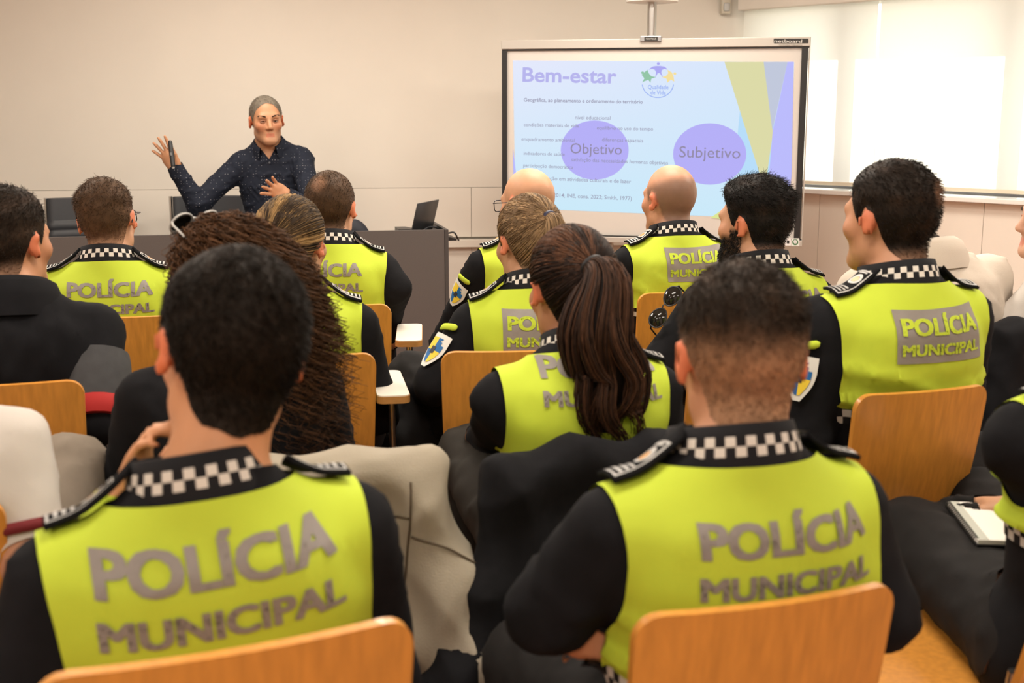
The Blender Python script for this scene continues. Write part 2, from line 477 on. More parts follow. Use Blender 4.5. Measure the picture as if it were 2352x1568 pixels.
def sstep(x, a, b): t = np.clip((x - a) / (b - a), 0, 1); return t * t * (3 - 2 * t)
def wob(V, seed, sc):
    """smooth pseudo-noise in -1..1"""
    r = np.random.default_rng(seed); o = np.zeros(len(V))
    for i in range(5):
        w = r.normal(size=3) * sc * (1 + .5 * i); o += np.sin(V @ w + r.random() * 6.28) / (1 + .4 * i)
    return o / 2.6

def hand_prims(B, w, fwd, nrm, side, curl=.5, spread=.12, thumb=.7, sc=1.0, g='hand', curls=None):
    """w wrist, fwd along the hand, nrm out of the palm, side towards the thumb"""
    fwd = fwd / np.linalg.norm(fwd); side = side - fwd * (side @ fwd); side /= np.linalg.norm(side)
    n2 = np.cross(fwd, side); nrm = n2 if n2 @ nrm > 0 else -n2
    R = np.stack([side, fwd, nrm], 1)
    pt = lambda x, y, z: w + sc * (R @ A3(x, y, z))
    B.cone(w - fwd * .02 * sc, pt(0, .02, 0), .026 * sc, .026 * sc, g, .02)
    B.ell(pt(0, .05, 0), A3(.041, .052, .0175) * sc, g, .02, R)
    B.ell(pt(.022, .035, .006), A3(.018, .032, .016) * sc, g, .015, R)
    for i, (lx, ln) in enumerate(((.030, .072), (.010, .080), (-.011, .074), (-.030, .058))):
        c0 = curls[i] if curls else curl
        a = spread * (1.3 - .9 * i); p = pt(lx, .088 - .008 * (i == 3), 0); ang = c0 * .35
        d0 = math.cos(a) * fwd + math.sin(a) * side; r = .0092 - .0006 * (i == 3)
        for j, fr in enumerate((.45, .31, .24)):
            d = math.cos(ang) * d0 + math.sin(ang) * nrm
            q = p + d * ln * fr * sc; B.cone(p, q, r * sc, (r - .0008) * sc, g, .005); p = q; r -= .0008; ang += c0 * .75
    p = pt(.030, .018, .006); d = math.cos(thumb) * fwd + math.sin(thumb) * side + .25 * nrm; d /= np.linalg.norm(d)
    q = p + d * .042 * sc; B.cone(p, q, .0135 * sc, .0105 * sc, g, .012)
    d2 = d + .35 * fwd - .05 * side; d2 /= np.linalg.norm(d2); B.cone(q, q + d2 * .032 * sc, .0105 * sc, .0085 * sc, g, .005)

def head_prims(B, o, R, w=1.0, fem=False, ear=1.0):
    P = lambda x, y, z: o + R @ A3(x * w, y, z)
    g = 'head'
    B.ell(P(0, -.012, .030), (.0765 * w, .099, .094), g, .02, R)
    B.ell(P(0, .028, -.040), (.0575 * w, .066, .079), g, .03, R)
    B.cone(P(-.043, .004, -.060), P(-.013, .074, -.092), .019, .017, g, .03); B.cone(P(.043, .004, -.060), P(.013, .074, -.092), .019, .017, g, .03)
    B.cone(P(-.012, .082, -.094), P(.012, .082, -.094), .016, .016, g, .02)
    for sx in (-1, 1):
        B.ell(P(sx * .043, .058, -.018), (.024, .026, .022), g, .025, R)
    B.cone(P(-.036, .078, .026), P(.036, .078, .026), .014, .014, g, .02)
    for sx in (-1, 1): B.ell(P(sx * .031, .098, .006), (.018, .014, .0115), g, .012, R, 's')
    B.cone(P(0, .086, .016), P(0, .108, -.026), .0085, .0115, g, .010)
    for sx in (-1, 1): B.ell(P(sx * .012, .099, -.031), (.0085, .010, .0075), g, .006, R)
    B.cone(P(-.014, .089, -.0590), P(.014, .089, -.0590), .0060, .0060, g, .008)
    B.cone(P(-.012, .0885, -.0705), P(.012, .0885, -.0705), .0068, .0068, g, .008)
    B.cone(P(-.022, .0985, -.0645), P(.022, .0985, -.0645), .0022, .0022, g, .003, 's')
    for sx in (-1, 1):
        Re = R @ Rz(-sx * .42) @ Rx(-.12)
        B.ell(P(sx * .083, -.010, -.002), A3(.0080, .0195, .031) * ear, 'ear', .006, Re)
        B.ell(P(sx * .091, -.002, .002), A3(.0065, .0115, .019) * ear, 'ear', .003, Re, 's')

HL_T = np.array([0, 35, 55, 68, 78, 95, 106, 114, 122, 138, 155, 180]) * D2R
HL_Z = np.array([-.083, -.078, -.058, -.035, .018, .034, .012, -.004, .022, .052, .070, .074])
def hairline(L, recede=0.0, nape=0.0):
    th = np.arctan2(np.abs(L[:, 0]), -(L[:, 1] + .008))
    z = np.interp(th, HL_T, HL_Z) + recede * np.clip((th - 1.9) / 1.2, 0, 1) + nape * np.clip((1.0 - th), 0, 1)
    return L[:, 2] - z + .0015 * np.sin(L[:, 0] * 160 + 40 * L[:, 1])

def person(name_label, head, yaw, lean=6, roll=0, twist=0, hyaw=0, hpitch=0, hroll=0, sc=1.0, bw=1.0, outfit='officer',
           skin=(.50, .265, .155), hair=None, arms=None, legs=None, hands=None, trouser=None, epau='both', patch=False, plate=False,
           text=True, tdx=0.0, fine_hands=False, fem=False, tab=True, hem=True, neck=.092, headw=1.0, panel_h=.29, zh=.52, group=None,
           shirt_mat=None, shoulder=.0, text_dz=0.0, collar_h=.044, fwd_=.055, hx=0.0, tw=.24, ey=-.004):
    Hw = at(*head) if len(head) == 3 and head[2] > 50 else np.array(head, float)
    yr = yaw * D2R; RY = Rz(yr)
    Rt = Rz(twist * D2R) @ Ry(roll * D2R) @ Rx(-lean * D2R)
    hz = Hw[2] / sc
    offs = Rz(twist * D2R) @ A3(hx, fwd_, neck)
    Lt = (hz - offs[2] - zh) / Rt[2, 2]
    hip = A3(0, 0, zh); nb = hip + Rt @ A3(0, 0, Lt); Ho = nb + offs
    base = Hw[:2] - sc * (RY @ Ho)[:2]
    root = empty('person', (base[0], base[1], 0), yr, name_label, 'person', group)
    root.scale = (sc, sc, sc)
    tol = lambda p: RY.T @ (np.array(p, float) - A3(base[0], base[1], 0)) / sc      # room point -> person frame
    wrld = lambda p: at(*p) if p[2] > 50 else np.array(p, float)
    Rh = Rz((hyaw - yaw) * D2R) @ Ry(hroll * D2R) @ Rx(-hpitch * D2R)
    T = lambda x, y, z: hip + Rt @ A3(x, y, z)
    B = Body(); f = .93 if fem else 1.0; W = bw * f
    t = np.array([-.12, 0, .22, .45, .65, .80, .91, 1.0]) * Lt
    a = np.array([.165, .172, .152, .160, .176, .156, .100, .060]) * W
    b = np.array([.100, .105, .098, .105, .112, .100, .072, .050]) * bw
    B.loft(Rt, hip, t, a, b, np.array([0, 0, 0, -.008, -.012, -.016, -.012, -.004]), 'torso', .03)
    SH = []
    for i, sx in enumerate((-1, 1)):
        sj = T(sx * (.168 + shoulder) * W, .006, Lt - .114); SH.append(sj)
        B.cone(T(sx * .048, -.012, Lt - .052), T(sx * .145 * W, -.004, Lt - .112), .044, .050, 'torso', .03)
        spec = (arms or [None, None])[i]
        if spec is None: el = sj + A3(sx * .055, .07, -.25); wr = A3(sx * .11, .34, .64)
        else:
            el = tol(wrld(spec[0])); wr = tol(wrld(spec[1]))
        B.cone(sj, el, .056 * bw, .049 * bw, 'arm', .035); B.cone(el, wr, .050 * bw, .036 * bw, 'arm', .02)
        hs = (hands or [None, None])[i] or {}
        fw = tol(wrld(hs['to'])) - wr if 'to' in hs else (wr - el) * .6 + A3(0, .02, -.02)
        sd = RY.T @ np.array(hs['thumb'], float) if 'thumb' in hs else A3(-sx * 1.0, .2, .3)
        nr = RY.T @ np.array(hs['palm'], float) if 'palm' in hs else A3(0, -.2, -1.0)
        fw = fw / np.linalg.norm(fw)
        hand_prims(B, wr + fw * .015, fw, nr, sd, hs.get('curl', .6), hs.get('spread', .06), hs.get('th', .6), sc=hs.get('sc', 1.0), curls=hs.get('curls'))
        SH.append((el, wr, wr + fw * .08))
    lg = legs or {}
    for i, sx in enumerate((-1, 1)):
        kn = tol(wrld(lg['kn'][i])) if lg.get('kn') and lg['kn'][i] is not None else A3(sx * .125, .43, .50)
        an = tol(wrld(lg['an'][i])) if lg.get('an') and lg['an'][i] is not None else A3(kn[0], kn[1] - .01, .10)
        B.cone(hip + A3(sx * .085, .02, .005), kn, .098 * bw, .070 * bw, 'leg', .04); B.cone(kn, an, .066 * bw, .047, 'leg', .025)
        ft = an - kn; ft = RY.T @ A3(*lg['toe'][i]) if lg.get('toe') and lg['toe'][i] is not None else A3(sx * .15, 1, 0)
        ft = ft / np.linalg.norm(ft)
        B.cone(an + A3(0, 0, -.045) - ft * .03, an + A3(0, 0, -.055) + ft * .15, .046, .036, 'foot', .02)
    B.ell(hip + A3(0, -.015, 0), A3(.165, .120, .10) * A3(W, bw, 1), 'leg', .04)
    # neck and head
    B.cone(T(0, -.012, Lt - .04), Ho + Rh @ A3(0, -.022, -.055), .061 * (.86 if fem else 1) * (.5 + .5 * bw), .055 * (.86 if fem else 1), 'neck', .025)
    head_prims(B, Ho, Rh, headw, fem)
    zones = [(Ho + A3(0, .0, 0), A3(.115, .125, .130), .0085)]
    for q in (SH[1], SH[3]):
        zones.append((q[2] + A3(0, 0, 0), A3(.075, .075, .075) if not fine_hands else A3(.11, .11, .11), 0.0125 if not fine_hands else .0046))
    if fine_hands: zones[0] = (zones[0][0], zones[0][1], .0056)
    V, Q = B.mesh(.0165, zones); F = tris(Q); V = relax(V, F, 1, .3); N = vnormals(V, F)
    # ------------------------------------------------ which garment owns which vertex
    dT, dA, dH, dL, dF, dN = (B.gdist(V, {g}) for g in ('torso', 'arm', 'hand', 'leg', 'foot', 'neck'))
    dN = np.minimum(dN, B.gdist(V, {'head', 'ear'}))
    TL = (V - hip) @ Rt; HLc = (V - Ho) @ Rh
    col = np.tile(np.array(skin), (len(V), 1))
    ears = (B.gdist(V, {'ear'}) < .006) & (np.abs(HLc[:, 0]) > .07); col[ears] = col[ears] * A3(1.22, .72, .62)  # ears tinted redder, light glowing through thin skin put into the colour
    lips = (np.abs(HLc[:, 0]) < .020) & (np.abs(HLc[:, 2] + .0645) < .0105) & (HLc[:, 1] > .082); col[lips] = col[lips] * A3(.92, .62, .62)
    near = dN < np.minimum(np.minimum(dT, dA), .03)
    ck = np.exp(-((np.abs(HLc[:, 0]) - .045) ** 2 + (HLc[:, 2] + .02) ** 2) / .0008) * (HLc[:, 1] > .02); col = col * (1 - ck[:, None] * A3(.0, .16, .16))
    hr = dict(hair or {}); hc = np.array(hr.get('col', (.02, .012, .007)))
    fh = hairline(HLc, hr.get('recede', 0), hr.get('nape', 0))
    if hr.get('stubble'):
        st = hr['stubble']; m = sstep(fh, -.004, .012) * st * near; 
        if hr.get('baldtop'): m = m * (1 - sstep(HLc[:, 2] + .35 * HLc[:, 1], hr['baldtop'] - .02, hr['baldtop'] + .02))
        col = col * (1 - m[:, None]) + np.array(hc) * m[:, None]
    if hr.get('beard'):
        bd = sstep(.0 - (HLc[:, 2] + np.where(HLc[:, 1] < .035, .006, .025) + .9 * np.maximum(0, HLc[:, 1] - .06)), -.006, .01) * sstep(HLc[:, 1], -.012, .008) * near * (1 - lips) * sstep(HLc[:, 2], -.125, -.10)
        bd = bd * hr['beard']; col = col * (1 - bd[:, None]) + hc * bd[:, None]
    body = mk('body', V, Q, M_skin, root, attrs={'Col': col})
    # ------------------------------------------------ clothes
    fold = lambda P, amp: amp * (np.maximum(0, wob(P, sum(map(ord, name_label)), 11)) ** 1.5)
    def garment(nm, fld, off, m, amp=.004, attrs_fn=None, extra_disp=None, lift=True):
        E = np.hstack([N, TL, (dT - dA)[:, None]])
        v, fc, x = clip(V, F, fld, E)
        if len(fc) == 0: return None, None, None, None
        nn = x[:, :3] / (np.linalg.norm(x[:, :3], axis=1, keepdims=True) + 1e-9)
        d = off + (fold(v, amp) if not (outfit == 'officer' and nm == 'fleece') else 0)
        if amp > .005: d = d + (sstep(x[:, 6], -.01, .03) if (outfit == 'officer' and nm == 'fleece') else 1.0) * (.007 * np.maximum(0, wob(v * A3(1, 1, 1.6), 77 + len(name_label), 24)) ** 1.3 + .006 * np.maximum(0, wob(v, 31 + len(name_label), 40)) ** 2)
        if extra_disp is not None: d = d + extra_disp(v, x[:, 3:6])
        v2 = v + nn * d[:, None]
        o = mk(nm, v2, fc, m, root, attrs=attrs_fn(v, x[:, 3:6]) if attrs_fn else None)
        return o, v2, fc, x[:, 3:6]
    up = np.minimum(dT, dA); low = np.minimum(dL, dF)
    f_nk = Lt - .004 - .42 * (TL[:, 1] + .02) - TL[:, 2]
    if outfit == 'shirt': f_nk = f_nk + .03
    f_top = np.minimum(np.minimum(low, dH) - up, f_nk)
    top_mat = shirt_mat or M_fleece
    if outfit == 'shirt':
        vee = np.abs(TL[:, 0]) - (TL[:, 2] - (Lt - .10)) * .62
        f_top = np.where(TL[:, 1] > .0, np.minimum(f_top, vee), f_top)
    if outfit == 'tshirt':
        cutp = T(0, 0, 0); el_r = [SH[1][0], SH[3][0]]
        da = np.minimum(np.linalg.norm(V - el_r[0], axis=1), np.linalg.norm(V - el_r[1], axis=1))
        arm_t = np.where(dA < dT, da - .06, 1.0)
        wr = np.minimum(np.linalg.norm(V - SH[1][1], axis=1), np.linalg.norm(V - SH[3][1], axis=1))
        fa = np.where(dA < dT, np.minimum(arm_t, wr - .24), 1.0); f_top = np.minimum(f_top, fa)
    garment({'officer': 'fleece', 'hoodie': 'hoodie', 'shirt': 'shirt', 'tshirt': 'tshirt', 'jacket': 'jacket'}[outfit], f_top, .004, top_mat, .006)
    garment('trousers', np.minimum(up, dF) - dL, .004, trouser or M_trouser, .006)
    garment('shoes', np.minimum(dL, 1) - dF, .005, M_shoe, 0)
    pv = None
    if outfit == 'officer':
        hemz = Lt - panel_h; f_nkp = Lt - .012 - .22 * (TL[:, 1] + .085) - TL[:, 2]
        ax_ = np.abs(TL[:, 0]) / W; w_ = np.interp(Lt - TL[:, 2], [-.02, .06, .13, .20, .26, .34], [.180, .180, .172, .168, .174, .19])
        f_p = np.minimum(np.minimum(np.minimum(low - dT, f_nkp), dA - dT + .012), np.minimum(TL[:, 2] - hemz, w_ - ax_))
        f_p = np.where((ax_ < .10) | (Lt - TL[:, 2] < .13), np.minimum(np.minimum(np.minimum(low - dT, f_nkp), TL[:, 2] - hemz), w_ - ax_), f_p)
        # pulled creases running down to the waist, as on the seated backs
        def crease(v, tl):
            r = Lt - tl[:, 2]; q = np.sin(((tl[:, 2] - hemz) * 92) - 34 * np.abs(tl[:, 0] + .03 * math.sin(len(name_label))) + 1.8 * np.sin(tl[:, 0] * 14 + len(name_label)))
            return .015 * np.maximum(0, q) ** 2 * sstep(r, panel_h - .14, panel_h - .03) * (.45 + .55 * sstep(np.abs(tl[:, 0]), .02, .12)) + .004 * np.maximum(0, np.sin(tl[:, 0] * 23 + tl[:, 2] * 17)) ** 2 * sstep(r, .20, .12)
        po, pv, pf, ptl = garment('vest_panel', f_p, .0085, M_yellow, .005, extra_disp=crease)
        if hem:
            f_h = np.minimum(np.minimum(np.minimum(low, dN) - dT, dA - dT + .012), np.minimum(TL[:, 2] - (hemz - .036), (hemz + .002) - TL[:, 2]))
            garment('hem_band', f_h, .008, M_hem, .003, attrs_fn=lambda v, tl: {'band': np.stack([np.arctan2(tl[:, 0], -tl[:, 1]) * .165, tl[:, 2] - (hemz - .036), np.zeros(len(v))], 1)})
    if outfit in ('officer', 'hoodie', 'shirt'):
        collar(root, T, Lt, outfit, fem, Rt, offs, collar_h, top_mat)
    info = dict(root=root, T=T, Rt=Rt, hip=hip, Lt=Lt, Ho=Ho, Rh=Rh, RY=RY, base=base, sc=sc, SH=SH, V=V, F=F, N=N, HL=HLc, near=near, W=W, tol=tol, pv=pv)
    if outfit == 'officer':
        tb = BVHTree.FromPolygons([tuple(p) for p in (pv - hip) @ Rt], [tuple(int(i) for i in q) for q in pf])
        FL = np.minimum(np.minimum(low, dH), dN) - up
        ab_v = ((V + N * .012) - hip) @ Rt
        sel = F[(np.minimum(up, 9)[F].min(1) < np.minimum(np.minimum(low, dH), dN)[F].min(1))]
        ab = BVHTree.FromPolygons([tuple(p) for p in ab_v], [tuple(int(i) for i in q) for q in sel])
        back = lambda u, w: cast(tb, (u, -.6, w), (0, 1, 0))
        if text: back_text(root, T, Rt, Lt, back, plate, tdx, text_dz, tw)
        for sx in ((-1, 1) if epau == 'both' else ((-1,) if epau == 'l' else (1,))):
            epaulette(root, T, Lt, W, sx, lambda u, w: cast(ab, (u, w, Lt + .3), (0, 0, -1)), ey)
        if patch or tab:
            el = (SH[1][0] - hip) @ Rt; sj = (SH[0] - hip) @ Rt
            sleeve_marks(root, T, sj, el, ab, patch, tab)
    if hr.get('kind') not in (None, 'bald'): make_hair(info, hr, fh, hc)
    return info

def cast(tree, o, d):
    r = tree.ray_cast(Vector(o), Vector(d), 2.0)
    if r[0] is None: return None
    return np.array(r[0]), np.array(r[1])

def conform(nm, uv, F, fn, T, Rt, off, m, parent):
    """lays flat shapes onto cloth: fn(u, w) gives point and normal on the cloth in the torso frame"""
    pts = []; ok = []
    for u, w in uv:
        r = fn(u, w)
        if r is None: pts.append((0, 0, 0)); ok.append(False)
        else:
            p, n = r; pts.append(p + n * off); ok.append(True)
    ok = np.array(ok); F = np.array(F); F = F[ok[F].all(1)]
    if len(F) == 0: return None
    P = np.array(pts); used = np.unique(F); mp = np.full(len(P), -1); mp[used] = np.arange(len(used))
    P = np.array([T(*p) for p in P[used]]); return mk(nm, P, mp[F], m, parent)

def gridpoly(x0, y0, x1, y1, nx, ny):
    V = [(x0 + (x1 - x0) * i / nx, y0 + (y1 - y0) * j / ny) for j in range(ny + 1) for i in range(nx + 1)]
    F = [(j * (nx + 1) + i, j * (nx + 1) + i + 1, (j + 1) * (nx + 1) + i + 1) for j in range(ny) for i in range(nx)] + \
        [(j * (nx + 1) + i, (j + 1) * (nx + 1) + i + 1, (j + 1) * (nx + 1) + i) for j in range(ny) for i in range(nx)]
    return np.array(V), np.array(F)

def strike(body):
    V0, F0 = text2d(body, .0, .16); VV = []; FF = []
    for k, (dx, dy) in enumerate(((0, 0), (-.055, -.03), (.055, -.03), (-.055, .03), (.055, .03))):
        VV.append(V0 + (dx, dy)); FF.append(F0 + k * len(V0))
    V = np.vstack(VV); V -= V.min(0); V[:, 1] -= 0.0; return V, np.vstack(FF)

def back_text(root, T, Rt, Lt, back, plate, tdx, dz, w=.24):
    if plate: w = .20
    k = w / .25; zc = Lt - .116 + dz
    if plate:
        V, F = gridpoly(-.140 * k, -.066 * k, .140 * k, .070 * k, 24, 12); V += (tdx, zc); conform('reflective_plate', V, F, back, T, Rt, .0022, M_grey, root)
    for body, zb, cap, ww in (('POLÍCIA', .006 * k, .042 * k, w), ('MUNICIPAL', -.046 * k, .030 * k, w * 1.02)):
        V, F = strike(body); V[:, 0] *= ww / V[:, 0].max(); V[:, 1] *= cap; V[:, 0] -= ww / 2
        V += (tdx, zc + zb); o = conform('lettering', V, F, back, T, Rt, .0040 if plate else .0025, M_yellow if plate else M_grey, root)
        if o: o['label'] = 'printed word ' + body

def collar(root, T, Lt, outfit, fem, Rt, offs, ch=.044, hood=None):
    n = 44; rows = 5; V = []; Fq = []; uv = []
    fs = .88 if fem else 1.0; gap = {'officer': .16, 'hoodie': .5, 'shirt': .55}[outfit]
    a0, a1 = math.pi * gap * .5 / 1.0 * .35, 0
    ths = np.linspace(-math.pi + gap, math.pi - gap, n)      # 0 = back of neck
    prof = [(0, .093, .075, -.020), (.35, .089, .078, .002), (.75, .083, .077, ch * .62), (1, .079, .075, ch), (1, .074, .070, ch), (0, .074, .070, -.02)]
    if outfit == 'hoodie': prof = [(0, .12, .11, -.045), (.3, .112, .105, .0), (.6, .10, .10, .03), (1, .082, .085, .04), (1, .07, .07, .03), (0, .07, .07, -.02)]
    if outfit == 'shirt': prof = [(0, .094, .090, -.022), (.5, .083, .080, .016), (1, .073, .071, .038), (1, .068, .066, .038), (.5, .066, .064, .0), (0, .07, .066, -.03)]
    for i, th in enumerate(ths):
        cb = (1 - math.cos(th)) / 2
        for k, (v, rx, ry, z) in enumerate(prof):
            drop = (.052 if outfit != 'shirt' else .075) * cb; lean = .022 * max(0, z + .02) / .06
            V.append(T(math.sin(th) * rx * fs, -math.cos(th) * ry * fs - .010 + lean + .020 * cb, Lt + z - drop - .004))
            uv.append((th * .076, max(0, z + .002) if k < 4 else -1, 0))
    m = len(prof)
    for i in range(n - 1):
        for k in range(m - 1): Fq.append((i * m + k, (i + 1) * m + k, (i + 1) * m + k + 1, i * m + k + 1))
    mt = {'officer': M_collar, 'hoodie': hood, 'shirt': M_navy}[outfit]
    mk('collar', V, Fq, mt, root, attrs={'band': np.array(uv)})

def epaulette(root, T, Lt, W, sx, fn, ey=-.002):
    x0, x1 = .076, .076 + .098 * W; hw = .026
    U, F = gridpoly(x0, -hw, x1, hw, 8, 4)
    # pointed neck end
    q = (U[:, 0] < x0 + .001); U[q, 0] -= .012 * (1 - np.abs(U[q, 1]) / hw)
    U = U * (sx, 1); U[:, 1] += ey
    if sx < 0: F = F[:, ::-1]
    g = lambda u, w: fn(u, w)
    top = conform('epaulette', U, F, g, T, None, .011, M_epau, root)
    if top is None: return
    me = top.data; md = top.modifiers.new('thickness', 'SOLIDIFY'); md.thickness = .006; md.offset = -1
    def ring(x0, x1, h, wd, nm, m, par):
        pl = []
        for a, b, c, d in ((x0, -h, x1, -h + wd), (x0, h - wd, x1, h), (x0, -h, x0 + wd, h), (x1 - wd, -h, x1, h)):
            v, f = gridpoly(a, b, c, d, 6 if c - a > .02 else 1, 4 if d - b > .02 else 1); pl.append((v, f))
        merge(pl, nm, m, par)
    def merge(pl, nm, m, par):
        VV = []; FF = []; b = 0
        for v, f in pl: VV.append(v); FF.append(np.array(f) + b); b += len(v)
        v = np.vstack(VV) * (sx, 1) + (0, ey); FF = np.vstack(FF); conform(nm, v, FF[:, ::-1] if sx < 0 else FF, g, T, None, .0120, m, par)
    ring(x0 + .014, x1 - .003, hw - .004, .0028, 'silver_border', M_silver, top)
    bars = [gridpoly(x1 - .012 - .010 * k - .0045, -.016, x1 - .012 - .010 * k, .016, 1, 4) for k in range(3)]
    merge(bars, 'rank_bars', M_silver, top)
    cx = x0 + .040; r1, r0 = .0155, .009
    v = [(cx + r * math.cos(a), r * math.sin(a)) for a in np.linspace(0, 6.283, 17)[:-1] for r in (r0, r1)]
    f = []
    for i in range(16):
        a, b, c, d = 2 * i, 2 * i + 1, (2 * i + 3) % 32, (2 * i + 2) % 32; f += [(a, b, c), (a, c, d)]
    merge([(np.array(v), f)], 'crest_wreath', M_silver, top)
    v = [(cx, 0)] + [(cx + .0085 * math.cos(a), .0085 * math.sin(a)) for a in np.linspace(0, 6.283, 13)[:-1]]
    merge([(np.array(v), [(0, i, i % 12 + 1) for i in range(1, 13)])], 'crest_shield', M_gold, top)
    v, f = gridpoly(x0 + .018, -.012, x0 + .0215, .012, 1, 3); merge([(v, f)], 'crest_crown', M_silver, top)

def sleeve_marks(root, T, sj, el, tree, patch, tab):
    ax = el - sj; L = np.linalg.norm(ax); ax = ax / L
    out = A3(-1, -.55, .0); out = out - ax * (out @ ax); out /= np.linalg.norm(out); tn = np.cross(ax, out)
    def fn(u, w):
        o = sj + ax * w + tn * u + out * .25
        return cast(tree, tuple(o), tuple(-out))
    if tab:
        v, f = gridpoly(-.030, .035, .030, .053, 8, 2); v[:, 1] += .25 * v[:, 0]
        # rounded ends
        e = np.abs(v[:, 0]) > .029; v[e, 1] = (v[e, 1] - (.044 + .25 * v[e, 0])) * .5 + .044 + .25 * v[e, 0]
        o = conform('pen_tab', v, f, fn, T, None, .004, M_yellow, root)
        if o: md = o.modifiers.new('t', 'SOLIDIFY'); md.thickness = .004
    if patch:
        def shield(s, z=0): 
            rows = []
            for j in range(9):
                t = j / 8; w = .033 * s * (1 - max(0, t - .35) ** 1.9 * 1.75) if t < .98 else .008 * s
                rows.append([(-w + 2 * w * i / 6, .115 + (t - .5) * .098 * s) for i in range(7)])
            V = np.array(rows).reshape(-1, 2); F = []
            for j in range(8):
                for i in range(6):
                    a = j * 7 + i; F += [(a, a + 1, a + 8), (a, a + 8, a + 7)]
            return V, np.array(F)
        V, F = shield(1.0); top = conform('sleeve_patch', V, F, fn, T, None, .003, M_pwhite, root)
        V, F = shield(.74); c = V[F].mean(1); q = ((c[:, 0] > 0) ^ (c[:, 1] > .115))
        if top:
            conform('patch_quarter', V, F[q], fn, T, None, .0045, M_pyel, top); 
            q2 = (~q) & (np.abs(c[:, 0]) + np.abs(c[:, 1] - .115) * .5 < .028); conform('patch_quarter', V, F[q2], fn, T, None, .0045, M_blue, top)
            V, F = gridpoly(-.007, .104, .007, .124, 2, 2); conform('patch_crest', V, F, fn, T, None, .0055, M_leather, top)

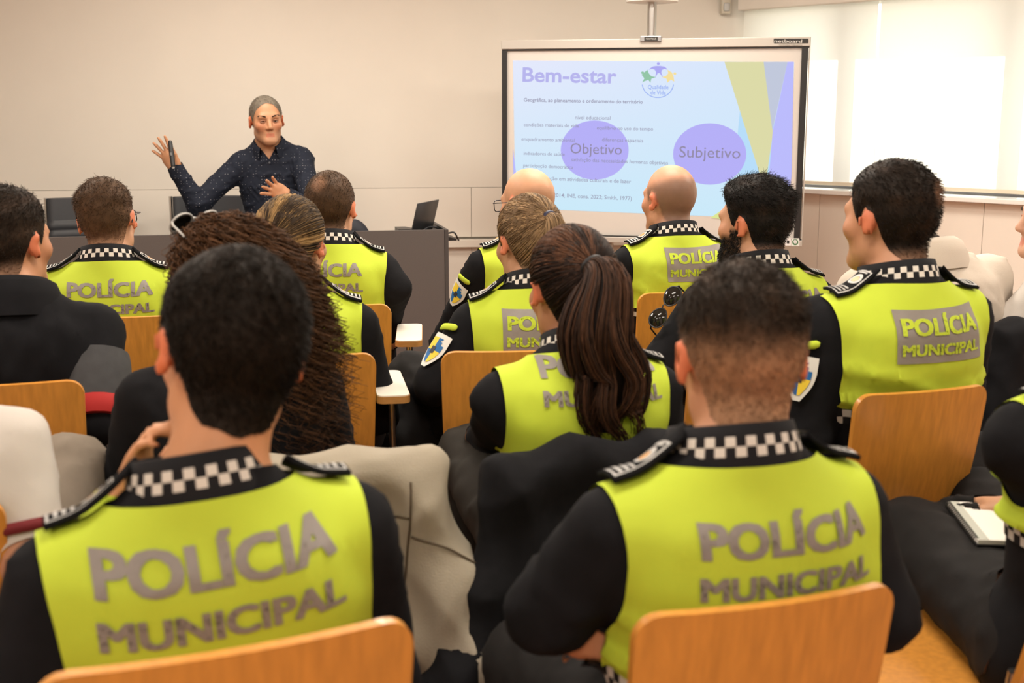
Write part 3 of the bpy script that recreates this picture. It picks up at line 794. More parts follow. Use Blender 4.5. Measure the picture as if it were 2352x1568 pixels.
# ------------------------------------------------------------------ hair
def make_hair(I, hr, fh, hc):
    V, F, N, L, root, Ho, Rh = I['V'], I['F'], I['N'], I['HL'], I['root'], I['Ho'], I['Rh']
    kind = hr['kind']
    ok = np.where(I['near'], 1.0, -1.0)
    f = np.minimum(fh - hr.get('lift', 0), np.where(I['near'], .05, -.02))
    earcut = np.sqrt(((L[:, 1] + .008) / .021) ** 2 + ((L[:, 2] + .004) / .031) ** 2) - 1; onear = np.abs(L[:, 0]) > .0765
    f = np.where(onear, np.minimum(f, earcut * .03), f)
    top, side = hr.get('top', .018), hr.get('side', .006)
    tt = lambda l, ff: (side + (top - side) * sstep(l[:, 2], .03, .085)) * (.25 + .75 * sstep(ff, 0, .03))
    X = np.hstack([N, L, f[:, None]])
    v, fc, x = clip(V, F, f, X); nn = x[:, :3] / (np.linalg.norm(x[:, :3], axis=1, keepdims=True) + 1e-9); l = x[:, 3:6]; ff = x[:, 6]
    th = tt(l, ff)
    if hr.get('quiff'): th = th + hr['quiff'] * sstep(l[:, 1], .0, .09) * sstep(l[:, 2], .05, .09)
    lump = 1 + hr.get('lumpa', .2) * wob(l, hr.get('seed', 3), hr.get('lump', 55))
    vs_ = v + nn * (th * lump)[:, None]
    var = lambda n, s=.25: np.clip(hc[None, :] * (1 + s * RNG.normal(size=(n, 1))), .002, 1)
    fade = hr.get('fade')
    cb = np.tile(hc, (len(vs_), 1))
    sk = np.array(hr.get('skin', (.5, .265, .155)))
    if fade:
        w = 1 - sstep(l[:, 2] + .25 * l[:, 1] * 0, fade[0], fade[1]); w = np.clip(w + .10 * wob(l, 4, 60), 0, 1) * fade[2]
        cb = cb * (1 - w[:, None]) + sk * (.80) * w[:, None]
        if hr.get('warm'): cb = cb * A3(1, 1, 1)
    if hr.get('spot'):       # thin place at the crown
        cx, cz, rr = hr['spot']; d = np.sqrt((l[:, 0] - cx) ** 2 + (l[:, 2] - cz) ** 2); w = (1 - sstep(d, rr * .4, rr)) * (l[:, 1] < 0) * .6
        cb = cb * (1 - w[:, None]) + sk * .6 * w[:, None]
    hb = mk('hair', vs_, fc, M_hair, root, attrs={'Col': cb})
    if kind == 'short':
        n = hr.get('n', 3500)
        t, p = sample(vs_, fc, n); nz = nn[fc[t, 0]]; ll = l[fc[t, 0]]
        tl = tt(ll, ff[fc[t, 0]])
        flow = Rh @ A3(0, -.35, -.25); d = nz * hr.get('stand', .55) + flow[None, :] * hr.get('flow', 2.0) + RNG.normal(size=(n, 3)) * hr.get('mess', .25); d /= np.linalg.norm(d, axis=1, keepdims=True)
        ln = (tl * hr.get('slen', .9) + .002) * (0.6 + .7 * RNG.random(n))
        P = np.stack([p - d * .002, p + d * (ln * .5)[:, None], p + d * (ln)[:, None] + flow[None, :] * (ln * .25)[:, None]], 1)
        cs = cb[fc[t, 0]] * (1 + .16 * RNG.normal(size=(n, 1))); cs = np.clip(cs, .002, 1)
        strands('hair_strands', P, hr.get('rad', .0007), M_hair, hb, cs)
    if hr.get('beard', 0) > .5:
        m = ((L[:, 2] < np.where(L[:, 1] < .035, -.008, -.030) - .9 * np.maximum(0, L[:, 1] - .06)) & (L[:, 1] > -.006) & I['near'] & (L[:, 2] > -.112) & (np.abs(L[:, 0]) < .074))
        sel = F[m[F].all(1)]
        if len(sel):
            t, p = sample(V, sel, 2200); d = N[sel[t, 0]] + (Rh @ A3(0, .1, -.8))[None, :] + RNG.normal(size=(2200, 3)) * .3; d /= np.linalg.norm(d, axis=1, keepdims=True)
            strands('beard', np.stack([p, p + d * .004, p + d * .007], 1), .0008, M_hair, root, var(2200))
    H = lambda q: Ho + Rh @ np.array(q, float)
    if kind in ('tail', 'bun'):
        tie = A3(*hr['tie']); n = hr.get('n', 2600)
        t, p = sample(vs_, fc, n); lp = (p - Ho) @ Rh
        c = A3(0, -.012, .02); a = lp - c; b = tie - c; ra = np.linalg.norm(a, axis=1); rb = np.linalg.norm(b)
        ua = a / ra[:, None]; ub = b / rb; om = np.arccos(np.clip(ua @ ub, -1, 1)) + 1e-4
        K = 7; S = np.linspace(0, 1, K); P = []
        for s_ in S:
            q = (np.sin((1 - s_) * om) / np.sin(om))[:, None] * ua + (np.sin(s_ * om) / np.sin(om))[:, None] * ub
            # follow the head: find radius of shell along q with an ellipsoid
            er = 1 / np.sqrt((q[:, 0] / .083) ** 2 + (q[:, 1] / .107) ** 2 + (q[:, 2] / .106) ** 2)
            rad = np.maximum(er, ra * (1 - s_) + rb * s_) + .003 * math.sin(math.pi * s_); rad = ra * (1 - s_) ** 3 + rad * (1 - (1 - s_) ** 3)
            P.append(c + q * (rad + .002 * RNG.random(n))[:, None])
        P = np.stack(P, 1) @ Rh.T + Ho
        c2 = np.array(hr.get('col2', hc)); ph = np.arctan2(lp[:, 0] - tie[0], lp[:, 2] - tie[2])
        w = np.clip(.5 + .5 * np.sin(ph * hr.get('streak', 9) + 2 * np.sin(ph * 4)) + .35 * RNG.normal(size=n), 0, 1) ** 1.6
        cs = hc[None, :] * (1 - w[:, None]) + c2[None, :] * w[:, None]
        strands('combed_hair', P, hr.get('rad', .0011), M_hair, hb, np.clip(cs * (1 + .15 * RNG.normal(size=(n, 1))), .002, 1))
        path = np.array(smooth_path([H(q) for q in hr['path']], 4)); m = len(path)
        R0 = np.interp(np.linspace(0, 1, m), np.linspace(0, 1, len(hr['rads'])), hr['rads'])
        Tn = np.gradient(path, axis=0); Tn /= np.linalg.norm(Tn, axis=1, keepdims=True)
        ux = Rh[:, 0]; X_ = ux[None, :] - Tn * (Tn @ ux)[:, None]; X_ /= np.linalg.norm(X_, axis=1, keepdims=True); Y_ = np.cross(Tn, X_)
        mb = MB(); mb.tube([tuple(q) for q in path], [max(.002, r * .66) for r in R0], 12)
        co = mk('ponytail', mb.v, mb.f, M_hair, root, attrs={'Col': np.tile(hc * .8, (len(mb.v), 1))})
        ns = hr.get('ns', 600); rr = np.sqrt(RNG.random(ns)) * .42 + .60; an = RNG.random(ns) * 6.283; wa = hr.get('wave', .006)
        s_ = np.linspace(0, 1, m)[None, :]; ph = RNG.random((ns, 1)) * .7 + 1.1 * np.sin(np.round(an[:, None] * 2.2) * 2.7)
        ox = rr[:, None] * np.cos(an)[:, None] * R0[None, :] + wa * np.sin(s_ * hr.get('wfreq', 16) + ph) * s_
        oy = rr[:, None] * np.sin(an)[:, None] * R0[None, :] + wa * np.cos(s_ * hr.get('wfreq', 16) * .9 + ph) * s_
        P = path[None] + ox[..., None] * X_[None] + oy[..., None] * Y_[None]
        stop = .72 + .28 * RNG.random(ns); P = np.stack([np.stack([np.interp(np.linspace(0, st, m), np.linspace(0, 1, m), P[i, :, k]) for k in range(3)], 1) for i, st in enumerate(stop)])
        w = RNG.random((ns, 1)) ** 1.3; cs = hc * (1 - w) + c2 * w
        strands('ponytail_strands', P, hr.get('rad', .0011) * 1.1, M_hair, co, cs)
        tq = H(hr['path'][0]); r_ = hr['rads'][0] * 1.12
        mb = MB(); d = Tn[0]; mb.tube([tuple(tq + (math.cos(a_) * X_[0] + math.sin(a_) * Y_[0]) * r_ + d * .004) for a_ in np.linspace(0, 6.283, 17)[:-1]], .006, 8, closed=True)
        o = mb.build('hair_tie', mat('hair_tie_' + hr.get('tiec', 'black'), {'black': (.01, .01, .012), 'blue': (.015, .02, .06), 'white': (.6, .58, .55)}[hr.get('tiec', 'black')], .5), root, True)
    if kind == 'curly':
        n = hr.get('n', 1100); lc = l[fc].mean(1); t, p = sample(vs_, fc, n, w=np.where((lc[:, 1] > .01) & (lc[:, 2] < .055), .0, 1.0)); lp = (p - Ho) @ Rh; nz = nn[fc[t, 0]]
        K = 22; s_ = np.linspace(0, 1, K)
        up_ = np.clip((lp[:, 2] - .02) / .1, 0, 1); ln = hr.get('len', (.12, .34)); le = ln[0] + (ln[1] - ln[0]) * RNG.random(n)
        out = hr.get('out', .055); drift = np.array(hr.get('drift', (0, -.02, 0)))
        fr = np.sin(np.clip(s_ * 3, 0, 1.57))[None, :, None]
        # leave the scalp, then fall
        base = p[:, None, :] + nz[:, None, :] * out * fr * (.5 + .8 * RNG.random((n, 1, 1)))
        fall = np.maximum(0, s_ * le[:, None] - .03); base[:, :, 2] -= fall * (1 - .25 * up_[:, None])
        rad_out = (p - Ho); rad_out[:, 2] = 0; rad_out /= np.linalg.norm(rad_out, axis=1, keepdims=True) + 1e-6
        base += rad_out[:, None, :] * (np.minimum(fall * .6, hr.get('wide', .02) + .025 * RNG.random((n, 1))))[..., None]
        back_ = drift @ I['RY']  # room drift in person frame
        base += back_[None, None, :] * (fall / .3)[..., None]
        ph = RNG.random((n, 1)) * 6.283; tw = s_[None, :] * le[:, None] * hr.get('freq', 230); cr = (.006 + .010 * s_)[None, :] * (1 + .4 * RNG.random((n, 1)))
        base += np.stack([cr * np.cos(tw + ph), cr * np.sin(tw + ph), 0 * tw], 2)
        w = RNG.random((n, 1)); c2 = np.array(hr.get('col2', hc * 2)); cs = hc * (1 - w) + c2 * w
        strands('curls', base, .0012, M_hair, hb, cs)

def face_details(I, brow=(.05, .035, .025), look=0.0):
    root, Ho, Rh = I['root'], I['Ho'], I['Rh']; H = lambda *q: Ho + Rh @ A3(*q)
    for sx in (-1, 1):
        bm = bmesh.new(); bmesh.ops.create_uvsphere(bm, u_segments=16, v_segments=10, radius=.0118)
        o = mk('eye', [H(*(A3(sx * .031, .0765, .0055) + A3(*v.co))) for v in bm.verts], [[v.index for v in f.verts] for f in bm.faces], M_eyew, root)
        bm.free()
        c = A3(sx * .031, .0765, .0055); d = A3(look, 1, -.08); d /= np.linalg.norm(d); x = np.cross(d, A3(0, 0, 1)); x /= np.linalg.norm(x); y = np.cross(x, d)
        V = [H(*(c + d * .0128))] + [H(*(c + d * .0112 + .0058 * (math.cos(a) * x + math.sin(a) * y))) for a in np.linspace(0, 6.283, 15)[:-1]]
        mk('iris', V, [(0, 1 + (i + 1) % 14, 1 + i) for i in range(14)], M_iris, o)
        mb = MB()
        for zz, rr, k in ((.0105, .0030, .010), (-.0015, .0024, .0)):
            mb.tube([H(sx * .031 + dx, .0895 - .18 * abs(dx) - 6 * dx * dx + (.0005 if k else -.001), .0055 + (zz - .0055) * (1 - (dx / .0165) ** 2)) for dx in np.linspace(-.0165, .0165, 9)], [rr * (.5 + .5 * (1 - (dx / .0165) ** 2)) for dx in np.linspace(-.0165, .0165, 9)], 8)
        el = mk('eyelids', mb.v, mb.f, mat('eyelid', (.33, .15, .085), .5), root)
        n = 260; u = RNG.random(n); p = np.array([H(sx * (.013 + .037 * a), .0945 - .018 * a ** 2 - .001, .0255 + .006 * math.sin(a * 2.3) + .0035 * (RNG.random() - .5)) for a in u])
        d = (Rh @ A3(sx * .8, .25, .25))[None, :] + RNG.normal(size=(n, 3)) * .25; d /= np.linalg.norm(d, axis=1, keepdims=True)
        strands('eyebrow', np.stack([p, p + d * .004, p + d * .007], 1), .0007, M_hair, root, np.tile(np.array(brow), (n, 1)))

def glasses(I, m, lens=None, up=0.0, nm='eyeglasses', back=0.0):
    root, Ho, Rh = I['root'], I['Ho'], I['Rh']; H = lambda *q: Ho + Rh @ A3(*q)
    e = bpy.data.objects.new(nm, None); link(e, root)
    for sx in (-1, 1):
        mb = MB(); pts = [H(sx * .033 + x, .108, .004 + y) for x, y in rrect(-.026, -.020, .026, .018, .010, 4)]
        mb.tube(pts, .0017, 6, closed=True); mb.build('rim', m, e, True)
        if lens: 
            pl = [H(sx * .033 + x, .1075, .004 + y) for x, y in rrect(-.025, -.019, .025, .017, .010, 4)]; mk('lens', pl, [tuple(range(len(pl)))], lens, e, smooth=False)
        mb = MB(); mb.tube([H(sx * .059, .107, .014), H(sx * .078, .09, .013), H(sx * .0825, .02, .012), H(sx * .083, -.012, .012), H(sx * .081, -.030, -.008)], .0018, 6); mb.build('temple', m, e, True)
    mb = MB(); mb.tube([H(-.009, .108, .010), H(0, .110, .014), H(.009, .108, .010)], .0017, 6); mb.build('bridge', m, e, True)
    return e

# ================================================================== the room
def struct(o): o['kind'] = 'structure'; return o
BD = np.array([0.9925, 0.122]); BDn = BD / np.linalg.norm(BD)          # back wall runs left -> right and slightly away
M_back = Matrix(((BDn[0], -BDn[1], 0, WALL_C[0]), (BDn[1], BDn[0], 0, WALL_C[1]), (0, 0, 1, 0), (0, 0, 0, 1)))   # x along wall (negative = left), y out of room
M_win = Matrix(((WALL_D[0], -WALL_N[0], 0, WALL_C[0]), (WALL_D[1], -WALL_N[1], 0, WALL_C[1]), (0, 0, 1, 0), (0, 0, 0, 1)))
def to_np(M, p): return np.array(M @ Vector(p))

LX, RX2, BY = -4.6, 5.55, -2.6
far_left = M_back @ Vector((-6.3, 0, 0)); far_right = M_win @ Vector((6.0, 0, 0))
poly = [(LX, BY), (far_right.x, BY), (far_right.x, far_right.y), (WALL_C[0], WALL_C[1]), (far_left.x, far_left.y), (LX, far_left.y - .2)]
struct(MB().prism(poly, -.05, 0).build('floor', M_carpet))
struct(MB().prism([(x * 1.05, y * 1.03) for x, y in poly], CEIL, CEIL + .1).build('ceiling', M_ceil))
wb = struct(MB().box((-6.4, .0, .93), (.3, .15, CEIL), M_back).build('wall_back', M_wall))
struct(MB().box((LX - .12, BY, 0), (LX, far_left.y + .1, CEIL)).build('wall_left', M_wall))
struct(MB().box((LX - .12, BY - .12, 0), (far_right.x + .2, BY, CEIL)).build('wall_rear', M_wall))
struct(MB().box((far_right.x, BY, 0), (far_right.x + .12, far_right.y + .1, CEIL)).build('wall_side', M_wall))
# wainscot panels of the back wall: separate boards with open joints
wl = struct(MB().box((-6.4, .012, 0), (.3, .15, .93), M_back).build('wall_back_lower', mat('joint_shadow', (.30, .27, .23), .9)))
xs = [-6.4, -4.0, -1.70, .30]
for a, b in zip(xs[:-1], xs[1:]):
    MB().box((a + .0015, -.004, .605), (b - .0015, .012, .927), M_back, bev=.001).build('panel', M_panel, wl)
    MB().box((a + .0015, -.004, .085), (b - .0015, .012, .535), M_back, bev=.001).build('panel', M_panel, wl)
struct(MB().box((-6.4, -.05, .540), (.0, .012, .590), M_back, bev=.003).build('trim_1', M_panel))
struct(MB().box((-6.4, -.012, 0), (.0, .012, .085), M_back).build('baseboard_back', M_panel))

# window wall ------------------------------------------------------------
ww = struct(MB().box((0, 0.014, 0), (6, .25, .925), M_win).build('wall_right', MATS['joint_shadow']))
seams = [-.02, .36, .753, 1.165, 1.542, 1.825, 2.33, 2.85, 3.4, 4.0, 4.6, 5.2, 6.0]
for a, b in zip(seams[:-1], seams[1:]):
    MB().box((a + .0015, -.004, .06), (b - .0015, .014, .905), M_win, bev=.001).build('panel', M_panel, ww)
struct(MB().box((-.05, -.012, 0), (6, .014, .06), M_win).build('baseboard_right', M_panel))
struct(MB().box((-.1, .2, 2.15), (6.2, .46, CEIL + .05), M_win).build('wall_right_lintel', M_wall))
struct(MB().box((.115, -.06, 2.058), (6.2, .2, CEIL), M_win, bev=.004).build('wall_right_bulkhead', M_wall))
sill = struct(MB().box((-.02, -.085, .912), (6, .15, .940), M_win, bev=.004).build('window_sill_1', mat('sill_white', (.80, .78, .75), .35)))
wn = empty('window_1'); struct(wn)
fr = mat('window_frame_grey', srgb(110, 110, 115), .4, .4)
mul = [-.03, .845, 1.898, 3.1, 4.2, 5.3, 5.95]
MB().box((-.08, .12, .94), (6, .18, 1.00), M_win).build('window_frame', fr, wn)
MB().box((-.08, .12, 2.10), (6, .18, 2.2), M_win).build('window_frame', fr, wn)
for x in mul: MB().box((x - .052, .12, 1.0), (x + .052, .18, 2.14), M_win).build('mullion', fr, wn)
mg = bpy.data.materials.new('window_glass'); mg.use_nodes = True; _N = mg.node_tree.nodes; _N.clear()
_t = _N.new('ShaderNodeBsdfTransparent'); _t.inputs[0].default_value = (.92, .97, .96, 1); _g = _N.new('ShaderNodeBsdfGlossy'); _g.inputs['Roughness'].default_value = .02
_x = _N.new('ShaderNodeMixShader'); _x.inputs[0].default_value = .05; _o = _N.new('ShaderNodeOutputMaterial')
for a, b in ((_t.outputs[0], _x.inputs[1]), (_g.outputs[0], _x.inputs[2]), (_x.outputs[0], _o.inputs[0])): mg.node_tree.links.new(a, b)
for a, b in zip(mul[:-1], mul[1:]): MB().box((a + .052, .147, 1.0), (b - .052, .153, 2.10), M_win).build('pane', mg, wn)
# hedge outside, a strip of it shows between the two blinds
hedge = mat('hedge_leaves', (.30, .40, .30), .8, noise=.5, nscale=12)
hb = Body()
for i in range(16): hb.ell(to_np(M_win, (-2 + i * .9, 5 + .3 * math.sin(i * 3), 1.35 + .18 * math.sin(i * 2.1))), (.7, .7, .8), 'h', .1)
hv, hq = hb.mesh(.16); hv += .05 * np.random.default_rng(2).normal(size=hv.shape)
tag(mk('hedge', hv, hq, hedge, None, smooth=False), 'green hedge outside the window, a sliver showing between the blinds', 'hedge')
struct(MB().prism([tuple((M_win @ Vector(p)).xy) for p in ((-9, .5, 0), (14, .5, 0), (14, 16, 0), (-9, 16, 0))], -.3, -.1).build('ground_outside', mat('paving', (.45, .43, .40), .9)))
mb_ = bpy.data.materials.new('roller_blind'); mb_.use_nodes = True; _N = mb_.node_tree.nodes; _N.clear(); _L = mb_.node_tree.links
_d = _N.new('ShaderNodeBsdfDiffuse'); _d.inputs[0].default_value = (.80, .76, .70, 1); _tr = _N.new('ShaderNodeBsdfTranslucent'); _tr.inputs[0].default_value = (.95, .87, .80, 1)
_x = _N.new('ShaderNodeMixShader'); _x.inputs[0].default_value = .58; _o = _N.new('ShaderNodeOutputMaterial')
for a, b in ((_d.outputs[0], _x.inputs[1]), (_tr.outputs[0], _x.inputs[2]), (_x.outputs[0], _o.inputs[0])): _L.new(a, b)
for k, (a, b, lab) in enumerate(((.114, 1.086, 'white roller blind over the window nearest the corner, partly behind the whiteboard'), (1.109, 3.3, 'wide white roller blind glowing with daylight behind the standing row of panels'), (3.33, 5.8, 'white roller blind farther along the window wall towards the camera'))):
    lab = ['white roller blind next to the room corner, partly behind the whiteboard', 'wide bright white roller blind right of the narrow gap', 'white roller blind outside the right edge of view'][k]
    r = empty('roller_blind', tuple(M_win @ Vector(((a + b) / 2, 0, 0))), 0, lab, 'blind', 'roller blinds on the window wall')
    inv = Matrix.Translation(-r.location)
    nx = 24; V = []; 
    for j in range(13):
        for i in range(nx + 1):
            z = .985 + (2.30 - .985) * j / 12; bb = b + (.034 * (1 - float(sstep(np.array(z), 1.66, 1.75))) if k == 0 else 0); x = a + (bb - a) * i / nx
            V.append((inv @ M_win @ Vector((x, .004 * math.sin(x * 2.1 + j * .2) + (.010 if k == 0 else 0), z)))[:])
    F = [(j * (nx + 1) + i, j * (nx + 1) + i + 1, (j + 1) * (nx + 1) + i + 1, (j + 1) * (nx + 1) + i) for j in range(12) for i in range(nx)]
    mk('fabric', V, F, mb_, r)
    mbq = MB().box((a, -.012, .965), (b, .012, .988), inv @ M_win, bev=.004); mbq.build('hem_bar', mat('blind_hem', (.72, .63, .50), .6), r)
    mbq = MB(); mbq.tube([tuple(inv @ M_win @ Vector((a, .03, 2.31))), tuple(inv @ M_win @ Vector((b, .03, 2.31)))], .03, 12); mbq.build('roller', M_white, r, True)
# motion sensor in the corner
def fr_on_back(px, py, off=0.0):
    o = np.array([0, 0, CAMH]); d = at(px, py, FPX) - o; n = np.array([-BDn[1], BDn[0], 0]); P0 = np.array([WALL_C[0], WALL_C[1], 0]) - n * off
    return o + d * (((P0 - o) @ n) / (d @ n))
c = fr_on_back(1666, 14, .04)
ms = empty('motion_sensor', tuple(c), math.atan2(BDn[1], BDn[0]), 'small cream motion sensor high on the wall by the corner', 'sensor')
MB().box((-.03, -.03, -.05), (.03, .035, .06), bev=.008).build('housing', mat('cream_plastic', (.62, .57, .47), .5), ms, True)
MB().box((-.020, -.036, -.035), (.020, -.028, .018), bev=.008).build('lens', mat('lens_white', (.55, .55, .53), .4), ms, True)

# ceiling lamps -----------------------------------------------------------
for i, (x, y) in enumerate(LAMP_SPOTS):
    e = empty('ceiling_lamp', (x, y, CEIL), 0, 'white ceiling light panel %s, %s' % ('behind the camera' if y < 0 else 'over the rear rows' if y < 3 else 'over the front rows' if y < 6 else 'over the desk', 'leftmost of its row' if x < -1 else 'rightmost of its row' if x > (.4 if y > 6 else 1) else 'middle of its row'), 'ceiling lamp', 'light panels in the ceiling')
    MB().box((-.6, -.3, -.03), (.6, .3, -.0), bev=.004).build('frame', M_white, e)
    MB().box((-.56, -.26, -.036), (.56, .26, -.0301)).build('diffuser', mat('lamp_diffuser', (.8, .8, .78), .5, emit=(1, .86, .68), estr=1.5), e)

# ================================================================== desk
p0 = at(1030, 527, 421); DA = 12.0 * D2R
desk = empty('conference_desk', (p0[0], p0[1], 0), DA, 'long dark grey conference desk with a tall front panel', 'desk')
DH = float(p0[2])
MB().box((-3.6, 0, 0), (-.022, .022, DH), bev=.001).build('front_panel', M_desk, desk)
MB().box((-.020, -.004, 0), (.0, .72, DH), bev=.001).build('side_panel', M_deskedge, desk)
MB().box((-3.6, .024, .665), (-.022, .72, .692), bev=.002).build('worktop', M_desk, desk)
MB().box((-3.62, -.004, 0), (-3.602, .72, DH), bev=.001).build('side_panel', M_deskedge, desk)
M_dk = Matrix.Translation(desk.location) @ Matrix.Rotation(DA, 4, 'Z')
def ondesk(px, s=None, y=.3):
    """desk-local x of the vertical plane seen at image column px, at desk depth y"""
    lo, hi = -4.2, 0
    for _ in range(40):
        m = (lo + hi) / 2; P = M_dk @ Vector((m, y, .75)); dz = P.z - CAMH
        zc = P.y * math.cos(PITCH) - dz * math.sin(PITCH); x = 1176 + FPX * P.x / zc
        lo, hi = (m, hi) if x < px else (lo, m)
    return m
# laptop
lx = ondesk(918, y=.22)
lap = empty('laptop', tuple(M_dk @ Vector((lx, .24, .694))), DA + 62 * D2R, 'open black laptop on the right end of the desk', 'laptop')
MB().box((-.17, -.12, 0), (.17, .12, .018), bev=.005).build('keyboard_base', M_blackpl, lap, True)
Ml = Matrix.Translation((0, -.118, .016)) @ Matrix.Rotation(14 * D2R, 4, 'X')
scr = MB().box((-.17, -.008, 0), (.17, 0, .222), Ml, bev=.003).build('screen_lid', mat('laptop_lid', (.02, .02, .021), .35), lap, True)
MB().box((-.160, .0002, .012), (.160, .0012, .212), Ml).build('display', mat('laptop_display', (.02, .02, .03), .2), scr)
MB().box((-.12, -.10, .0182), (.12, .02, .0192)).build('keys', mat('laptop_keys', (.03, .03, .03), .5), lap)
# dock, cable, dark pouch
qx = ondesk(968, y=.33)
MB_ = MB().prism([(-.16, 0), (.17, 0), (.17, .012), (-.10, .07), (-.16, .07)], -.09, .09, Matrix.Rotation(math.pi / 2, 4, 'X'))
dk = MB_.build('docking_station', M_blackpl); dk.location = M_dk @ Vector((qx + .02, .34, .6935)); dk.rotation_euler = (0, 0, DA); tag(dk, 'black wedge-shaped docking box behind the laptop', 'dock')
cb = MB(); cb.tube(smooth_path([(-.10, -.12, .008), (-.05, -.1, .05), (.02, -.04, .085), (.08, .0, .075), (.12, -.04, .05), (.16, -.06, .055), (.19, -.04, .008)], 6), .005, 8)
c_ = cb.build('cable', M_blackpl, None, True); c_.location = M_dk @ Vector((qx, .22, .694)); c_.rotation_euler = (0, 0, DA); tag(c_, 'black cable looping over the docking box on the desk', 'cable')

# executive chairs -----------------------------------------------------------
def exec_chair(loc, rz, label):
    e = empty('office_chair', tuple(loc), rz, label, 'chair', 'dark office chairs behind the desk')
    V = []; F = []; zs = np.linspace(.50, .905, 64); W = .225
    for k, z in enumerate(zs):
        rel = .905 - z; rib = 0.0
        if .135 < rel: rib = .012 * abs(math.sin(math.pi * (rel - .135) / .055)) ** .6
        y = -.24 - .10 * (z - .5) + .02
        for x in np.linspace(-W, W, 11): V.append((x, y + .10 * (x / W) ** 2 * .6 - rib, z))
        for x in np.linspace(W, -W, 11): V.append((x, y + .10 * (x / W) ** 2 * .6 + .045 + rib, z))
    n = 22
    for k in range(63):
        for i in range(n): F.append((k * n + i, k * n + (i + 1) % n, (k + 1) * n + (i + 1) % n, (k + 1) * n + i))
    F += [tuple(reversed(range(n))), tuple(63 * n + i for i in range(n))]
    mk('backrest', V, F, M_leather, e)
    for sx in (-1, 1):
        m = MB(); m.tube(smooth_path([(sx * .24, .22, .45), (sx * .24, -.16, .46), (sx * .24, -.20, .60), (sx * .24, -.225, .905)], 5), .012, 8); m.build('side_frame', M_chrome, e, True)
        m = MB(); m.tube(smooth_path([(sx * .255, .15, .45), (sx * .275, .18, .58), (sx * .275, .10, .65), (sx * .275, -.15, .66), (sx * .255, -.2, .63)], 5), .014, 8); m.build('armrest', M_blackpl, e, True)
    MB().box((-.225, -.20, .42), (.225, .26, .48), bev=.02).build('seat', M_leather, e, True)
    m = MB(); m.tube([(0, 0, .06), (0, 0, .42)], .028, 12); m.build('column', M_chrome, e, True)
    for k in range(5):
        a = k * 72 * D2R; m = MB(); m.tube([(0, 0, .075), (.3 * math.cos(a), .3 * math.sin(a), .05)], [.02, .014], 8); m.build('base_arm', M_chrome, e, True)
        m = MB(); m.tube([(.3 * math.cos(a) - .012, .3 * math.sin(a), .027), (.3 * math.cos(a) + .012, .3 * math.sin(a), .027)], .026, 10); m.build('caster', M_blackpl, e, True)
    return e
def exec_at(px_left, dy):
    x = ondesk(px_left, y=dy); return M_dk @ Vector((x + .245, dy, 0))
q = exec_at(388, .98); exec_chair((q.x, q.y, 0), DA + math.pi, 'dark ribbed office chair behind the desk, beside the speaker')
q = exec_at(93, .98); exec_chair((q.x, q.y, 0), DA + math.pi, 'dark ribbed office chair behind the left part of the desk')

# ================================================================== interactive board
BL = np.array([-.056, 7.20]); BR = np.array([1.632, 6.865]); bd = BR - BL; BWd = float(np.linalg.norm(bd)); ba = math.atan2(bd[1], bd[0])
bdn = bd / BWd; bnr = np.array([bdn[1], -bdn[0]])       # towards the camera
def buv(px, py, off=0.0):
    o = np.array([0, 0, CAMH]); d = at(px, py, FPX) - o; P0 = np.append(BL + bnr * off, 0); n = np.append(bnr, 0)
    P = o + d * (((P0 - o) @ n) / (d @ n)); return float((P[:2] - BL) @ bdn), float(P[2])
brd = empty('interactive_whiteboard', (BL[0], BL[1], 0), ba, 'interactive whiteboard on a stand showing a projected slide', 'whiteboard')
zt = np.mean([buv(1155, 90)[1], buv(1858, 88)[1]]); zf = np.mean([buv(1155, 111)[1], buv(1855, 109)[1]])
zb = np.mean([buv(1300, 552)[1], buv(1838, 566)[1]]); zs_ = np.mean([buv(1300, 541)[1], buv(1838, 545)[1]])
MB().box((.006, .0, zb + .01), (BWd - .006, .045, zt - .01)).build('back_panel', M_alu, brd)
MB().box((.03, -.004, zs_), (BWd - .03, .0, zf)).build('writing_surface', M_board, brd)
MB().box((-.002, -.022, zf), (BWd + .002, .05, zt), bev=.003).build('top_rail', M_alu, brd)
MB().box((.0, -.012, zf - .009), (BWd, -.0, zf)).build('black_trim', M_blackpl, brd)
MB().box((.0, -.018, zs_), (.030, .046, zf - .009), bev=.002).build('side_rail', M_blackpl, brd)
MB().box((BWd - .042, -.018, zs_), (BWd - .008, .046, zf - .009), bev=.002).build('side_rail', M_blackpl, brd)
MB().box((-.004, -.034, zb), (BWd + .004, .05, zs_ - .007), bev=.003).build('bottom_tray', M_alu, brd)
MB().box((.0, -.020, zs_ - .008), (BWd, -.0, zs_)).build('black_trim', M_blackpl, brd)
MB().box((BWd - .002, -.016, zb), (BWd + .004, .05, zt)).build('end_cap', M_alu, brd)
# maker's plate, clamp, pole, column
def flat(nm, pts, m, off, par=brd, th=.0006):
    """thin flat shape on the board given by image corners"""
    P = [buv(x, y, off) for x, y in pts]; V = [(u, -off, z) for u, z in P]
    return mk(nm, V, [tuple(range(len(V)))], m, par, smooth=False)
def ptext(body, x0, y0, x1, y1, m, off, bold=.0, par=brd, cap_px=None):
    """lettering on the board from (x0,y0) to (x1,y1) along its baseline"""
    V, F = text2d(body, bold); a = np.array(buv(x0, y0, off)); b = np.array(buv(x1, y1, off)); L = np.linalg.norm(b - a); ex = (b - a) / L; ey = np.array([-ex[1], ex[0]])
    k = L / V[:, 0].max(); ky = k
    if cap_px: ky = abs(buv(x0, y0, off)[1] - buv(x0, y0 - cap_px, off)[1])
    P = a[None] + V[:, :1] * k * ex + V[:, 1:] * ky * ey
    o = mk('lettering', np.stack([P[:, 0], np.full(len(P), -off), P[:, 1]], 1), F, m, par, smooth=False); return o
